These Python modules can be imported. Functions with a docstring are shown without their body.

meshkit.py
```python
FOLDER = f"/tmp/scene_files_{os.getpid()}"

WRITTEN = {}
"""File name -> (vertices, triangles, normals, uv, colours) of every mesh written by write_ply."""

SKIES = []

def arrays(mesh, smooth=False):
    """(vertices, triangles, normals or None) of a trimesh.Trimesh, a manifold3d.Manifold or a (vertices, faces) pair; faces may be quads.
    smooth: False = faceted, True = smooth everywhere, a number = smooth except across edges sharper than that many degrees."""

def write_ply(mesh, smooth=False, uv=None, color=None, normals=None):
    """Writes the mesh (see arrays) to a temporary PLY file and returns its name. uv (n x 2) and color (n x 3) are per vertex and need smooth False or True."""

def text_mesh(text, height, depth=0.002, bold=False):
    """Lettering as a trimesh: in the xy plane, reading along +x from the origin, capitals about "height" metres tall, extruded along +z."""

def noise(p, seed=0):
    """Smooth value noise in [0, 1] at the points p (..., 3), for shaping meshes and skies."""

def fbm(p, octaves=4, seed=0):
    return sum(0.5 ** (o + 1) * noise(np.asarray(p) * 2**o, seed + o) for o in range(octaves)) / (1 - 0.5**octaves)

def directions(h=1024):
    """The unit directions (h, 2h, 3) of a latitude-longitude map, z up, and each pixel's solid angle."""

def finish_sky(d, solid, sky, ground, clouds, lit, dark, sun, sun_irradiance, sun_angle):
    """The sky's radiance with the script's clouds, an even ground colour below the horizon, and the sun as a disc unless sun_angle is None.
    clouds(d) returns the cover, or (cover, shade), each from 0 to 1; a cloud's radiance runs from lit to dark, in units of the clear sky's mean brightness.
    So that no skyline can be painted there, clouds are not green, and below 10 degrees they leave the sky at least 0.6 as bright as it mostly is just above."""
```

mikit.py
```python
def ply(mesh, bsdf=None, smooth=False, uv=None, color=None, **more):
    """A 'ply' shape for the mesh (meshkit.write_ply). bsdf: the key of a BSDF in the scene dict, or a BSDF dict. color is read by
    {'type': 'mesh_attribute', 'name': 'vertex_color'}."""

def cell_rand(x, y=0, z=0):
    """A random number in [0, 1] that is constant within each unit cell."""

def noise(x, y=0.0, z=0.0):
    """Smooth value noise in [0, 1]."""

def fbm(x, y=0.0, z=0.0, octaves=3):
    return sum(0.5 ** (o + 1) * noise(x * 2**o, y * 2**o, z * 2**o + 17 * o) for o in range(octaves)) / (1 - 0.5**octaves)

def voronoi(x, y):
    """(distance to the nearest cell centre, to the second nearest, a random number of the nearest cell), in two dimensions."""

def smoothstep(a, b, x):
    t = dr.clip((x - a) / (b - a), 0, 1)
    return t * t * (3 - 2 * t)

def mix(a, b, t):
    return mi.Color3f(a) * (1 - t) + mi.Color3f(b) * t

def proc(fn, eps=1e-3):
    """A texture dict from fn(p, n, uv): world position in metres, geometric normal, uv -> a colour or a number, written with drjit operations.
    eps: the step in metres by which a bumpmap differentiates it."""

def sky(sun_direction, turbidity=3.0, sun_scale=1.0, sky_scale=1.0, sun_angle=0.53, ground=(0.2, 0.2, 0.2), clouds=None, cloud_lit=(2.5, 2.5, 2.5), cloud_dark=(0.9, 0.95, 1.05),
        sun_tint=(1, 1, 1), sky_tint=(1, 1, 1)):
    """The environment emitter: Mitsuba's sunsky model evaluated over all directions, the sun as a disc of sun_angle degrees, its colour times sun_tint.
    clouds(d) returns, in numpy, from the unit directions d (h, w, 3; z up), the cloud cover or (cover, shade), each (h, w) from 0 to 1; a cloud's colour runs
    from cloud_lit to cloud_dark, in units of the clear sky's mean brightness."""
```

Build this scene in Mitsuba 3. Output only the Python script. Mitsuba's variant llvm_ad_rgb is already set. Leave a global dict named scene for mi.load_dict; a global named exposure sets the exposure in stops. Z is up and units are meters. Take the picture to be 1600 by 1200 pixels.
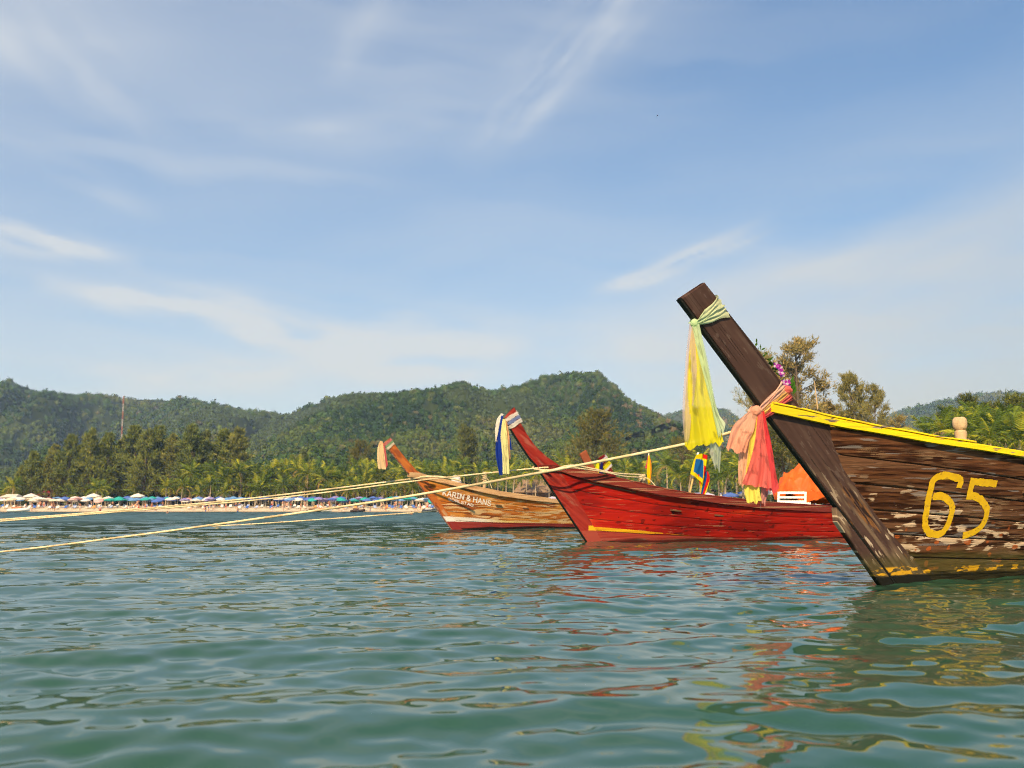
import math
import numpy as np
import drjit as dr
import trimesh
import manifold3d as m3
import shapely
from shapely.geometry import LineString, Polygon, Point
import mitsuba as mi
import mikit
import meshkit
from mikit import proc, noise, fbm, smoothstep, mix, voronoi, cell_rand

T = mi.ScalarTransform4f
scene, labels = {}, {}

# ------------------------------------------------------------------ camera, sky, exposure
EYE = 0.75                       # the photographer stands in the shallows: lens 0.75 m above the sea
PITCH = math.atan(195 / 1500.0)
scene['haze_air'] = {'type': 'homogeneous', 'albedo': {'type': 'rgb', 'value': [0.95, 0.955, 0.96]}, 'sigma_t': {'type': 'rgb', 'value': [0.00009, 0.00013, 0.00020]}}
scene['camera'] = {'type': 'thinlens', 'fov': math.degrees(2 * math.atan(800 / 1500.0)), 'fov_axis': 'x',
                   'aperture_radius': 0.006, 'focus_distance': 13.0, 'near_clip': 0.05, 'far_clip': 9000.0,
                   'medium': {'type': 'ref', 'id': 'haze_air'},
                   'to_world': T().look_at(origin=[0, 0, EYE], target=[0, math.cos(PITCH), EYE + math.sin(PITCH)], up=[0, 0, 1])}
SUN = np.array([math.cos(math.radians(37)) * -0.30, math.cos(math.radians(37)) * -0.954, math.sin(math.radians(37))])


def cirrus(d):
    az = np.degrees(np.arctan2(d[..., 0], d[..., 1]))
    el = np.degrees(np.arcsin(np.clip(d[..., 2], -1, 1)))
    wa = 3.0 * (meshkit.fbm(np.stack([az * 0.10, el * 0.16, az * 0], -1), 3, 71) - 0.5)

    def n(rot, sa, se, seed, o=4):
        c, s = math.cos(rot), math.sin(rot)
        u, v = az * c + el * s, -az * s + el * c
        return meshkit.fbm(np.stack([u * sa, (v + wa) * se, u * 0], -1), o, seed)

    def streak(a0, e0, a1, e1, w0, w1, seed, fil=1.0, spread=0.0):
        """A mare's tail from one direction to another, drawn out in filaments along its length."""
        L = math.hypot(a1 - a0, e1 - e0)
        ux, uy = (a1 - a0) / L, (e1 - e0) / L
        t = ((az - a0) * ux + (el - e0) * uy) / L
        k = (az - a0) * -uy + (el - e0) * ux + 0.5 * wa
        w = w0 + (w1 - w0) * np.clip(t, 0, 1)
        f = meshkit.fbm(np.stack([t * L * 0.16, (k + spread * t * L) * 1.1 / np.sqrt(w0), t * 0], -1), 5, seed)
        g_ = meshkit.fbm(np.stack([t * L * 0.35, k * 0.5, t * 0], -1), 3, seed + 5)
        end = np.clip((t + 0.10) / 0.22, 0, 1) * np.clip((1.15 - t) / 0.4, 0, 1)
        return np.exp(-(k / w) ** 2) * end * np.clip(0.35 + fil * 2.6 * (f - 0.40), 0.06, 1.3) * (0.4 + 1.1 * g_)
    f1, f3, f5 = n(-0.06, 0.05, 0.55, 3), n(0.12, 0.035, 0.18, 23), n(0.32, 0.06, 0.40, 41, 5)
    c = 0.10 + 0.20 * np.clip((f3 - 0.38) * 2.4, 0, 1) + 0.14 * np.clip((f1 - 0.45) * 3, 0, 1)
    c += 0.50 * streak(10.5, 32, -2.0, 21.5, 1.7, 1.3, 101)
    c += 0.16 * streak(-6, 32, -11, 25, 2.0, 1.0, 102)
    c += 0.85 * streak(-25.0, 11.9, -2, 9.0, 0.7, 2.2, 103)
    c += 0.50 * streak(-12, 9.6, 34, 9.2, 1.5, 2.6, 104, 0.6)
    c += 0.80 * streak(-34, 15.6, -23.0, 13.8, 1.3, 0.6, 105)
    c += 0.32 * streak(-34, 20.0, -22, 16.6, 1.3, 0.7, 106)
    c += 0.22 * streak(-36, 31, -20, 20, 4.0, 1.6, 107)
    c += 0.35 * streak(-24.5, 6.4, -12, 8.2, 0.7, 1.3, 108)
    c += 0.14 * streak(-20, 21.4, 0, 22.4, 0.9, 1.0, 109)
    c += 0.80 * streak(5.6, 12.8, 15, 15.8, 0.30, 0.8, 110)
    edge = 12.8 + (az - 6) * 0.27 + 4.5 * (f3 - 0.5)
    c += np.clip((az - 3) / 9, 0, 1) * np.clip((edge - el) / 2.4, 0, 1) * (0.30 + 0.75 * (f5 - 0.40)) * np.clip(1.4 - el / 40, 0.5, 1)
    c += 0.30 * np.exp(-np.clip(el, 0, 90) / 5.5) + 0.22 * np.clip((-az - 2) / 28, 0, 1) * (0.4 + 1.2 * f3)
    c *= 1 - 0.6 * np.clip((az - 2) / 24, 0, 1) * np.clip((el - 17) / 7, 0, 1)
    shade = np.clip((az - 4) / 30, 0, 1) * np.clip(1.2 - el / 26, 0, 1) * 0.7 + 0.03
    return np.clip(c, 0, 0.85), shade


scene['sky'] = mikit.sky(SUN.tolist(), turbidity=2.6, sky_scale=1.15, sun_scale=1.2, sun_tint=(1.0, 0.925, 0.78), sky_tint=(0.86, 0.945, 1.04), clouds=cirrus,
                         cloud_lit=(2.0, 2.12, 2.26), cloud_dark=(1.15, 1.28, 1.40), ground=(0.06, 0.09, 0.09))
exposure = 2.05


# ------------------------------------------------------------------ helpers
def rng(seed):
    return np.random.default_rng(seed)


def at(px, py, Y):
    """The point at distance Y that the photograph (1600 x 1200) shows at px, py."""
    x, u = (px - 800) / 1500.0, (600 - py) / 1500.0
    c, s = math.cos(PITCH), math.sin(PITCH)
    r = np.array([x, c - u * s, s + u * c])
    return np.array([0, 0, EYE]) + r * (Y / r[1])


def number(base):
    if base not in scene and base not in labels and not any(k.startswith(base + '__') for k in scene):
        return base
    i = COUNT.get(base, 0)
    while True:
        i += 1
        k = f'{base}_{i:03d}'
        if k not in scene and k not in labels:
            COUNT[base] = i
            return k


COUNT = {}
USED = {}


def thing(base, label, category, group=None, kind=None):
    i = USED.get(base, -1) + 1
    USED[base] = i
    key = base if i == 0 else f'{base}_{i:03d}'
    labels[key] = {'label': label, 'category': category}
    if group:
        labels[key]['group'] = group
    if kind:
        labels[key]['kind'] = kind
    return key


def part(holder, base, shape):
    full = f'{holder}__{base}'
    i = USED.get(full, -1) + 1
    USED[full] = i
    key = full if i == 0 else f'{full}_{i:03d}'
    scene[key] = shape
    return key


def ply(mesh, bsdf, smooth=False, uv=None, color=None, to_world=None):
    s = mikit.ply(mesh, bsdf, smooth, uv, color)
    if to_world is not None:
        s['to_world'] = to_world
    return s


def moved(shape, M):
    return {**shape, 'to_world': M}


def rgb(r, g, b):
    return {'type': 'rgb', 'value': [r, g, b]}


def two(b):
    return {'type': 'twosided', 'b': b}


def tint(mesh, color):
    return np.tile(np.asarray(color, float), (len(mesh[0]) if isinstance(mesh, tuple) else len(mesh.vertices), 1))


def join(parts):
    """Several (v, f) pairs, or (v, f, colour), as one."""
    v, f, c, n = [], [], [], 0
    for p in parts:
        v.append(np.asarray(p[0], float)); f.append(np.asarray(p[1], int) + n); n += len(p[0])
        if len(p) > 2:
            c.append(np.broadcast_to(np.asarray(p[2], float), (len(p[0]), 3)))
    return (np.vstack(v), np.vstack(f)) + ((np.vstack(c),) if c else ())


def grid_faces(nu, nv, wrap_v=False):
    i, j = np.meshgrid(np.arange(nu - 1), np.arange(nv if wrap_v else nv - 1), indexing='ij')
    j2 = (j + 1) % nv
    q = np.stack([i * nv + j, (i + 1) * nv + j, (i + 1) * nv + j2, i * nv + j2], -1).reshape(-1, 4)
    return np.vstack([q[:, [0, 1, 2]], q[:, [0, 2, 3]]])


def tube(points, radii, sides=8, caps=True):
    """(v, f, uv) of a tube along the points; uv = metres along, turns around."""
    p = np.asarray(points, float)
    r = np.broadcast_to(np.asarray(radii, float), (len(p),))
    t = np.gradient(p, axis=0)
    t /= np.linalg.norm(t, axis=1, keepdims=True) + 1e-12
    a = np.cross(t, [0, 0, 1.0] if abs(t[:, 2]).mean() < 0.8 else [1.0, 0, 0])
    a /= np.linalg.norm(a, axis=1, keepdims=True) + 1e-12
    b = np.cross(t, a)
    ang = np.arange(sides) * 2 * math.pi / sides
    v = (p[:, None] + r[:, None, None] * (np.cos(ang)[None, :, None] * a[:, None] + np.sin(ang)[None, :, None] * b[:, None])).reshape(-1, 3)
    f = grid_faces(len(p), sides, True)
    L = np.concatenate([[0], np.cumsum(np.linalg.norm(np.diff(p, axis=0), axis=1))])
    uv = np.stack([np.repeat(L, sides), np.tile(np.arange(sides) / sides, len(p))], 1)
    if caps:
        n = len(v)
        v = np.vstack([v, p[:1], p[-1:]]); uv = np.vstack([uv, [[0, 0]], [[L[-1], 0]]])
        k = np.arange(sides); k2 = (k + 1) % sides; e = (len(p) - 1) * sides
        f = np.vstack([f, np.stack([k * 0 + n, k, k2], 1), np.stack([k * 0 + n + 1, e + k2, e + k], 1)])
    return v, f, uv


def box(cx, cy, cz, sx, sy, sz, rz=0.0):
    m = trimesh.creation.box((sx, sy, sz))
    v = np.array(m.vertices)
    c, s = math.cos(rz), math.sin(rz)
    return np.stack([v[:, 0] * c - v[:, 1] * s + cx, v[:, 0] * s + v[:, 1] * c + cy, v[:, 2] + cz], 1), np.array(m.faces)


def spline(pts, n):
    """Catmull-Rom through the points."""
    p = np.asarray(pts, float)
    p = np.vstack([2 * p[0] - p[1], p, 2 * p[-1] - p[-2]])
    m = len(p) - 3
    t = np.linspace(0, m - 1e-9, n)
    i = t.astype(int); u = (t - i)[:, None]
    a, b, c, d = p[i], p[i + 1], p[i + 2], p[i + 3]
    return 0.5 * (2 * b + (c - a) * u + (2 * a - 5 * b + 4 * c - d) * u ** 2 + (3 * b - a - 3 * c + d) * u ** 3)


# ------------------------------------------------------------------ shared materials
vertex_color = {'type': 'mesh_attribute', 'name': 'vertex_color'}
scene['mat_paint'] = two({'type': 'diffuse', 'reflectance': vertex_color})
scene['mat_cloth'] = {'type': 'principledthin', 'base_color': vertex_color, 'diff_trans': 0.75, 'roughness': 0.9, 'spec_trans': 0.0, 'eta': 1.06}
scene['mat_leaf'] = {'type': 'principledthin', 'base_color': vertex_color, 'diff_trans': 0.55, 'roughness': 0.8, 'spec_trans': 0.0, 'eta': 1.06}
scene['mat_needle'] = two({'type': 'diffuse', 'reflectance': vertex_color})
scene['mat_bark'] = two({'type': 'diffuse', 'reflectance': proc(lambda p, n, uv: mix((0.16, 0.13, 0.10), (0.34, 0.29, 0.22), noise(p.x * 3, p.y * 3, p.z * 5)))})

# ------------------------------------------------------------------ shoreline and ground
SHORE = spline([(-420, 260), (-250, 236), (-120, 226), (-60, 224), (-18, 219), (5, 208), (20, 168), (29, 130), (37, 106), (52, 84), (78, 62), (120, 40), (200, 10)], 160)


def inland(x, y):
    """How far (x, y) lies inland of the waterline (negative: in the sea)."""
    P = np.stack([np.ravel(x), np.ravel(y)], 1)
    a, b = SHORE[:-1], SHORE[1:]
    best = np.full(len(P), 1e9)
    for s, e in zip(a, b):
        d = e - s
        t = np.clip(((P - s) @ d) / (d @ d), 0, 1)
        w = P - (s + t[:, None] * d)
        sgn = np.where(d[0] * (P[:, 1] - s[1]) - d[1] * (P[:, 0] - s[0]) > 0, 1, -1)
        L = np.hypot(w[:, 0], w[:, 1])
        best = np.where(L < abs(best), sgn * L, best)
    return best


def ground_z(d):
    d = np.asarray(d, float)
    return np.where(d > 0, 1.45 * (1 - np.exp(-d / 11)) + np.clip(d - 20, 0, 400) * 0.006, np.maximum(d * 0.08, -2.2))


def on_shore(x, d):
    """The point d metres inland of the waterline where the waterline passes x."""
    y = np.interp(x, SHORE[:, 0], SHORE[:, 1])
    i = int(np.clip(np.searchsorted(SHORE[:, 0], x), 1, len(SHORE) - 1))
    t = SHORE[i] - SHORE[i - 1]
    t = t / np.hypot(*t)
    return np.array([x - t[1] * d, y + t[0] * d, float(ground_z(d))])


offs = np.concatenate([[-60, -30, -12, -6, -3, -1.5], np.arange(0, 8, 0.8), np.arange(8, 30, 2.5), [30, 45, 70, 110, 180, 300, 600, 1500, 4000]])
tan = np.gradient(SHORE, axis=0)
tan /= np.linalg.norm(tan, axis=1, keepdims=True)
nor = np.stack([-tan[:, 1], tan[:, 0]], 1)
gx = SHORE[:, None, :] + nor[:, None, :] * offs[None, :, None]
gz = ground_z(offs)[None, :] + 0.10 * (meshkit.fbm(np.concatenate([gx * 0.35, gx[..., :1] * 0], -1), 3) - 0.5) * np.clip(offs / 3, 0, 1)[None, :]
gv = np.concatenate([gx, gz[..., None]], -1).reshape(-1, 3)


def sand_color(p, n, uv):
    wet = 1 - smoothstep(0.10, 0.42, p.z + 0.12 * (noise(p.x * 0.3, p.y * 0.3) - 0.5))
    c = mix((0.60, 0.50, 0.36), (0.70, 0.60, 0.45), fbm(p.x * 0.9, p.y * 0.9))
    c = mix(c, (0.30, 0.23, 0.15), wet * 0.75)
    return mix(c, (0.10, 0.11, 0.04), smoothstep(1.62, 1.85, p.z))


scene['mat_sand'] = two({'type': 'diffuse', 'reflectance': proc(sand_color)})
labels['beach'] = {'label': 'pale tan sand beach curving behind the boats below the palms', 'kind': 'structure'}
scene['beach'] = ply((gv, grid_faces(len(SHORE), len(offs))), 'mat_sand', True)

# ------------------------------------------------------------------ sea
g = rng(5)
WAVES = []
for k in range(110):
    lam = 0.13 * (5.0 / 0.13) ** ((k + g.random()) / 110)
    th = -math.pi / 2 + 0.25 + g.normal(0, 0.42 if lam > 0.5 else 0.75)
    slope = 0.0098 * (1.05 if lam < 0.32 else 1.25 if lam < 0.9 else 0.80 if lam < 2.2 else 0.45)
    kk = 2 * math.pi / lam
    WAVES.append((kk * math.cos(th), kk * math.sin(th), slope / kk * math.sqrt(2), g.random() * 6.283, lam))


def sea_height(x, y, dens):
    """dens: the spacing of the sheet there; ripples shorter than it are left to the far sheet's own facets."""
    h = np.zeros_like(x)
    gust = 0.15 + 1.75 * meshkit.fbm(np.stack([x * 0.16, y * 0.11, x * 0], -1), 3, 9)
    for kx, ky, a, ph, lam in WAVES:
        amp = a * (gust ** 1.5 if lam < 0.32 else 0.5 + 0.5 * gust if lam < 1.1 else 1.0)
        h += amp * np.sin(kx * x + ky * y + ph + 0.6 * np.sin(0.31 * kx * y - 0.27 * ky * x + ph * 3))
    return h


azs = np.radians(np.concatenate([np.linspace(-180, -42, 60, endpoint=False), np.linspace(-42, -33, 40, endpoint=False), np.linspace(-33, 33, 540, endpoint=False), np.linspace(33, 42, 40, endpoint=False), np.linspace(42, 180, 61)]))
rad = [0.6]
while rad[-1] < 330:
    rad.append(rad[-1] * (1.0055 if rad[-1] < 18 else 1.0075) if rad[-1] > 1.8 else rad[-1] + 0.15)
rad = np.array(rad + [400, 600, 1000, 2000, 4000])
A_, R_ = np.meshgrid(azs, rad, indexing='ij')
X_, Y_ = np.sin(A_) * R_, np.cos(A_) * R_
fade = np.clip((400 - R_) / 150, 0, 1) * np.clip(1.5 - np.abs(np.degrees(A_)) / 60, 0.25, 1)
Z_ = sea_height(X_, Y_, None)
w_far = np.clip((R_ - 22) / 60, 0, 1)          # the open bay further out is choppier than the sheltered water by the boats
for k in range(16):
    lam = 2.0 * (4.6 / 2.0) ** ((k + g.random()) / 16)
    th, kk, ph = -math.pi / 2 + 0.2 + g.normal(0, 0.55), 2 * math.pi / lam, g.random() * 6.283
    Z_ = Z_ + w_far * 0.017 / kk * math.sqrt(2) * np.sin(kk * math.cos(th) * X_ + kk * math.sin(th) * Y_ + ph)
Z_ = Z_ * fade
wv = np.stack([X_, Y_, Z_], -1).reshape(-1, 3)
wv = np.vstack([wv, [[0, 0, 0.0]]])
wf = grid_faces(len(azs), len(rad))[:, ::-1]
fan = np.stack([np.full(len(azs) - 1, len(wv) - 1), np.arange(1, len(azs)) * len(rad), np.arange(len(azs) - 1) * len(rad)], 1)
wf = np.vstack([wf, fan])
nrm = np.cross(wv[wf[0, 1]] - wv[wf[0, 0]], wv[wf[0, 2]] - wv[wf[0, 0]])
if nrm[2] < 0:
    wf = wf[:, ::-1]
# calm, green and glassy in the lee of the boats, ruffled towards the beach, its body colour lightened there in place of reflected sky
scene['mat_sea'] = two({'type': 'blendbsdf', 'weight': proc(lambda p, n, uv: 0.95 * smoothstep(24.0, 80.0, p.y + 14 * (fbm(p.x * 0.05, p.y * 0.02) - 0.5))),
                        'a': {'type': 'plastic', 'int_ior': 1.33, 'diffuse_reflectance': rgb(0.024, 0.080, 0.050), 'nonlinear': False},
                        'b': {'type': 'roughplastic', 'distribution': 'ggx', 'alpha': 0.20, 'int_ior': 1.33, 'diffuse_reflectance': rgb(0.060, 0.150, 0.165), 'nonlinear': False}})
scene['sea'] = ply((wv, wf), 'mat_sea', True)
labels['sea'] = {'label': 'rippled green blue sea in front of and under the boats', 'kind': 'structure'}

# ------------------------------------------------------------------ hills and their forest
HILLS = [
    ('hill', 'long dark forested ridge at the left behind the pine grove', 1100, 1700, 400,
     [(-1900, 778), (-1300, 715), (-800, 640), (-500, 590), (-260, 566), (-120, 574), (0, 590), (15, 590), (40, 602), (70, 609), (100, 613), (160, 614), (185, 617), (200, 619), (215, 615), (250, 616), (290, 618), (320, 626), (350, 630), (380, 638), (410, 642), (435, 645), (470, 660), (540, 690), (640, 740), (700, 775)], 3),
    ('hill', 'broad forested mountain rising behind the palms with a blunt summit', 700, 1150, 330,
     [(300, 770), (340, 725), (385, 685), (430, 643), (460, 635), (490, 622), (520, 610), (545, 606), (600, 606), (640, 604), (680, 604), (705, 595), (725, 588), (745, 596), (770, 599), (800, 596), (830, 586), (860, 579), (900, 576), (935, 577), (960, 594), (985, 617), (1010, 635), (1040, 648), (1080, 668), (1120, 690), (1160, 720), (1220, 770)], 7),
    ('hill', 'small hazy hill seen behind the yellow scarf', 1900, 2400, 600,
     [(980, 665), (1040, 646), (1060, 641), (1100, 637), (1130, 638), (1150, 650), (1170, 664), (1210, 690), (1300, 720), (1400, 745)], 12),
    ('hill', 'grey green hill at the far right behind the brown boat', 1900, 2600, 500,
     [(1270, 740), (1330, 685), (1400, 642), (1440, 631), (1480, 621), (1510, 615), (1560, 612), (1600, 611), (1680, 604), (1800, 600), (1900, 604), (2200, 622), (2600, 662), (3100, 720), (3600, 778)], 15),
]
FOREST = []


def hill_mesh(ridge, Dn, Df, Db, seed):
    ridge = np.array(ridge, float)
    px = np.unique(np.concatenate([np.arange(ridge[0, 0], ridge[-1, 0] + 1, 25.0), np.arange(max(ridge[0, 0], -300), min(ridge[-1, 0], 2100) + 1, 5.0)]))
    py = np.interp(px, ridge[:, 0], ridge[:, 1])
    D = Dn + (Df - Dn) * (0.35 + 0.5 * meshkit.noise(np.stack([px * 0.006, px * 0, px * 0], -1), seed))
    t = np.concatenate([np.linspace(0, 1, 60), np.linspace(1.02, 1.5, 12)])
    P = np.zeros((len(px), len(t), 3))
    for i in range(len(px)):
        top = at(px[i], py[i], D[i])
        H = max(top[2] - 9.0, 3.0)
        base = Db * (0.92 + 0.2 * meshkit.noise(np.array([[px[i] * 0.01, 4, 0]]), seed + 2)[0])
        Yv = base + (D[i] - base) * t
        xs = top[0] / top[1] * Yv
        tt = np.clip(t, 0, 1)
        spur = meshkit.fbm(np.stack([xs * 0.010, Yv * 0.004, xs * 0 + seed], -1), 4, seed) - 0.5
        gull = meshkit.fbm(np.stack([xs * 0.035 + Yv * 0.006, Yv * 0.010, xs * 0], -1), 3, seed + 4) - 0.5
        z = H * (0.25 * tt + 0.75 * tt ** 1.35) + H * (1.15 * spur + 0.34 * gull) * (4 * tt * (1 - tt)) ** 0.8
        lim = EYE + (H - EYE) * (Yv / D[i]) * (0.10 + 0.895 * np.clip(t * 1.6, 0, 1)) - 2.0 * (1 - tt)      # no spur stands above the ridge line behind it
        z = np.where(tt > 0.25, np.minimum(z, lim - 0.12 * np.maximum(z - lim, 0) * 0.3), z)
        z = np.where(t > 1, H * (1 - (t - 1) * 1.4), z)
        P[i] = np.stack([xs, Yv, np.maximum(z, 1.0) + 1.2], -1)
    return P, px, t


def blob(seed, n_leaf=24, fine=False):
    """A lumpy broad-leaved crown of radius about 1: a broken core and leaf clumps standing off it."""
    r = rng(seed)
    m = trimesh.creation.icosphere(subdivisions=1 if fine else 0)
    v = np.array(m.vertices); f = np.array(m.faces)
    v = v * (0.78 + 0.55 * (meshkit.fbm(v * 1.3 + seed, 2, seed)[:, None] - 0.4))
    keep = v[f].mean(1)[:, 2] > -0.45
    f = f[keep]
    d = r.normal(size=(n_leaf, 3)); d[:, 2] = np.abs(d[:, 2]) * 1.0 - 0.25
    d /= np.linalg.norm(d, axis=1, keepdims=True)
    c = d * (0.82 + 0.30 * r.random((n_leaf, 1)))
    s = 0.20 + 0.16 * r.random((n_leaf, 1))
    u = np.cross(d, r.normal(size=(n_leaf, 3))); u /= np.linalg.norm(u, axis=1, keepdims=True)
    w = np.cross(d, u) + d * r.normal(0, 0.5, (n_leaf, 1))
    tri = np.stack([c + u * s, c - u * s * 0.6 + w * s, c - u * s * 0.5 - w * s * 0.9], 1).reshape(-1, 3)
    nv = len(v)
    leaf = np.concatenate([np.full(nv, -1), np.repeat(np.arange(n_leaf), 3)])
    return np.vstack([v, tri]), np.vstack([f, np.arange(n_leaf * 3).reshape(-1, 3) + nv]), leaf


BLOBS = [blob(s) for s in range(5)]
BUSHES = [blob(s, 46, True) for s in range(5)]
FV, FF, FC, fn = [], [], [], 0
gF = rng(77)
for name, lab, Dn, Df, Db, ridge, seed in HILLS:
    P, px, t = hill_mesh(ridge, Dn, Df, Db, seed)
    key = thing(name, lab, 'hill', kind='structure')
    del labels[key]['category']
    scene[key] = ply((P.reshape(-1, 3), grid_faces(len(px), len(t))), 'mat_hill', True)
    a, b = P[:-1, :-1], P[1:, 1:]
    area = np.linalg.norm(np.cross(P[1:, :-1] - a, P[:-1, 1:] - a), axis=-1)
    area[:, 62:] = 0
    pos = P[:-1, :-1]
    inframe = (px[:-1] > -260) & (px[:-1] < 2100)
    area *= inframe[:, None]
    el = (P[..., 2] - EYE) / np.hypot(P[..., 0], P[..., 1])
    far_max = np.maximum.accumulate(el, axis=1)
    area *= (el >= far_max - 0.006)[:-1, :-1] & (el > 0.012)[:-1, :-1]          # no crowns in the folds behind nearer ridges
    dist = np.linalg.norm(pos[..., :2], axis=-1)
    w = area / (dist / 800) ** 2
    n = int(w.sum() / 28)
    pick = gF.choice(w.size, size=n, p=(w / w.sum()).ravel())
    i, j = np.unravel_index(pick, w.shape)
    uu, vv = gF.random((n, 1)), gF.random((n, 1))
    q = P[i, j] * (1 - uu) * (1 - vv) + P[i + 1, j] * uu * (1 - vv) + P[i, j + 1] * (1 - uu) * vv + P[i + 1, j + 1] * uu * vv
    # the ridge line carries its own row of crowns
    patch = meshkit.fbm(np.stack([q[:, 0] * 0.012, q[:, 1] * 0.006, q[:, 2] * 0.02], -1), 3, seed + 20)
    plant = meshkit.fbm(np.stack([q[:, 0] * 0.008, q[:, 1] * 0.005, q[:, 2] * 0.012], -1), 2, seed + 31)
    for k in range(n):
        v, f, leaf = BLOBS[gF.integers(5)]
        R = (1.7 + 1.7 * gF.random() ** 1.6) * (np.hypot(q[k, 0], q[k, 1]) / 800) ** 0.6
        if plant[k] > 0.60:
            R *= 0.62
        if gF.random() < 0.03:
            R *= 1.45
        h = R * (0.9 + 0.6 * gF.random())
        ang = gF.random() * 6.283
        c, s = math.cos(ang), math.sin(ang)
        V = np.stack([(v[:, 0] * c - v[:, 1] * s) * R, (v[:, 0] * s + v[:, 1] * c) * R, v[:, 2] * h + h * 0.35], 1) + q[k]
        u = gF.random()
        pt = patch[k] + 0.13 * (u - 0.5)
        col = np.array([0.020, 0.046, 0.016]) if pt < 0.42 else np.array([0.038, 0.075, 0.020]) if pt < 0.54 else np.array([0.066, 0.098, 0.024]) if pt < 0.66 else np.array([0.095, 0.112, 0.036])
        ppx = 800 + 1500 * q[k, 0] / q[k, 1]
        if seed == 7 and ppx > 930 and gF.random() < 0.16 * min((ppx - 930) / 60, 1):
            col = np.array([0.125, 0.100, 0.060])
        elif gF.random() < 0.022:
            col = np.array([0.100, 0.096, 0.046])
        elif gF.random() < 0.08:
            col = np.array([0.085, 0.110, 0.030])
        if plant[k] > 0.60:
            col = np.array([0.058, 0.090, 0.036])
        col = col * (0.75 + 0.5 * gF.random())
        lc = gF.random(60) * 0.7 + 0.65
        FV.append(V); FF.append(f + fn); fn += len(V)
        FC.append(col[None] * lc[leaf][:, None])
FV, FF, FC = np.vstack(FV), np.vstack(FF), np.vstack(FC)


def hill_color(p, n, uv):
    k = fbm(p.x * 0.02, p.y * 0.012, p.z * 0.03)
    e = smoothstep(0.62, 0.70, fbm(p.x * 0.011 + 40, p.y * 0.006, p.z * 0.03))
    return mix(mix((0.022, 0.040, 0.015), (0.050, 0.066, 0.024), k), (0.20, 0.14, 0.09), e * 0.7 * smoothstep(0.0, 1.0, (p.x - 60) / 60))


scene['mat_hill'] = two({'type': 'diffuse', 'reflectance': proc(hill_color)})
scene['forest'] = ply((FV, FF), 'mat_needle', False, color=FC)
labels['forest'] = {'label': 'dense broadleaf forest covering the hills behind the beach', 'category': 'forest', 'kind': 'stuff'}

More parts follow.
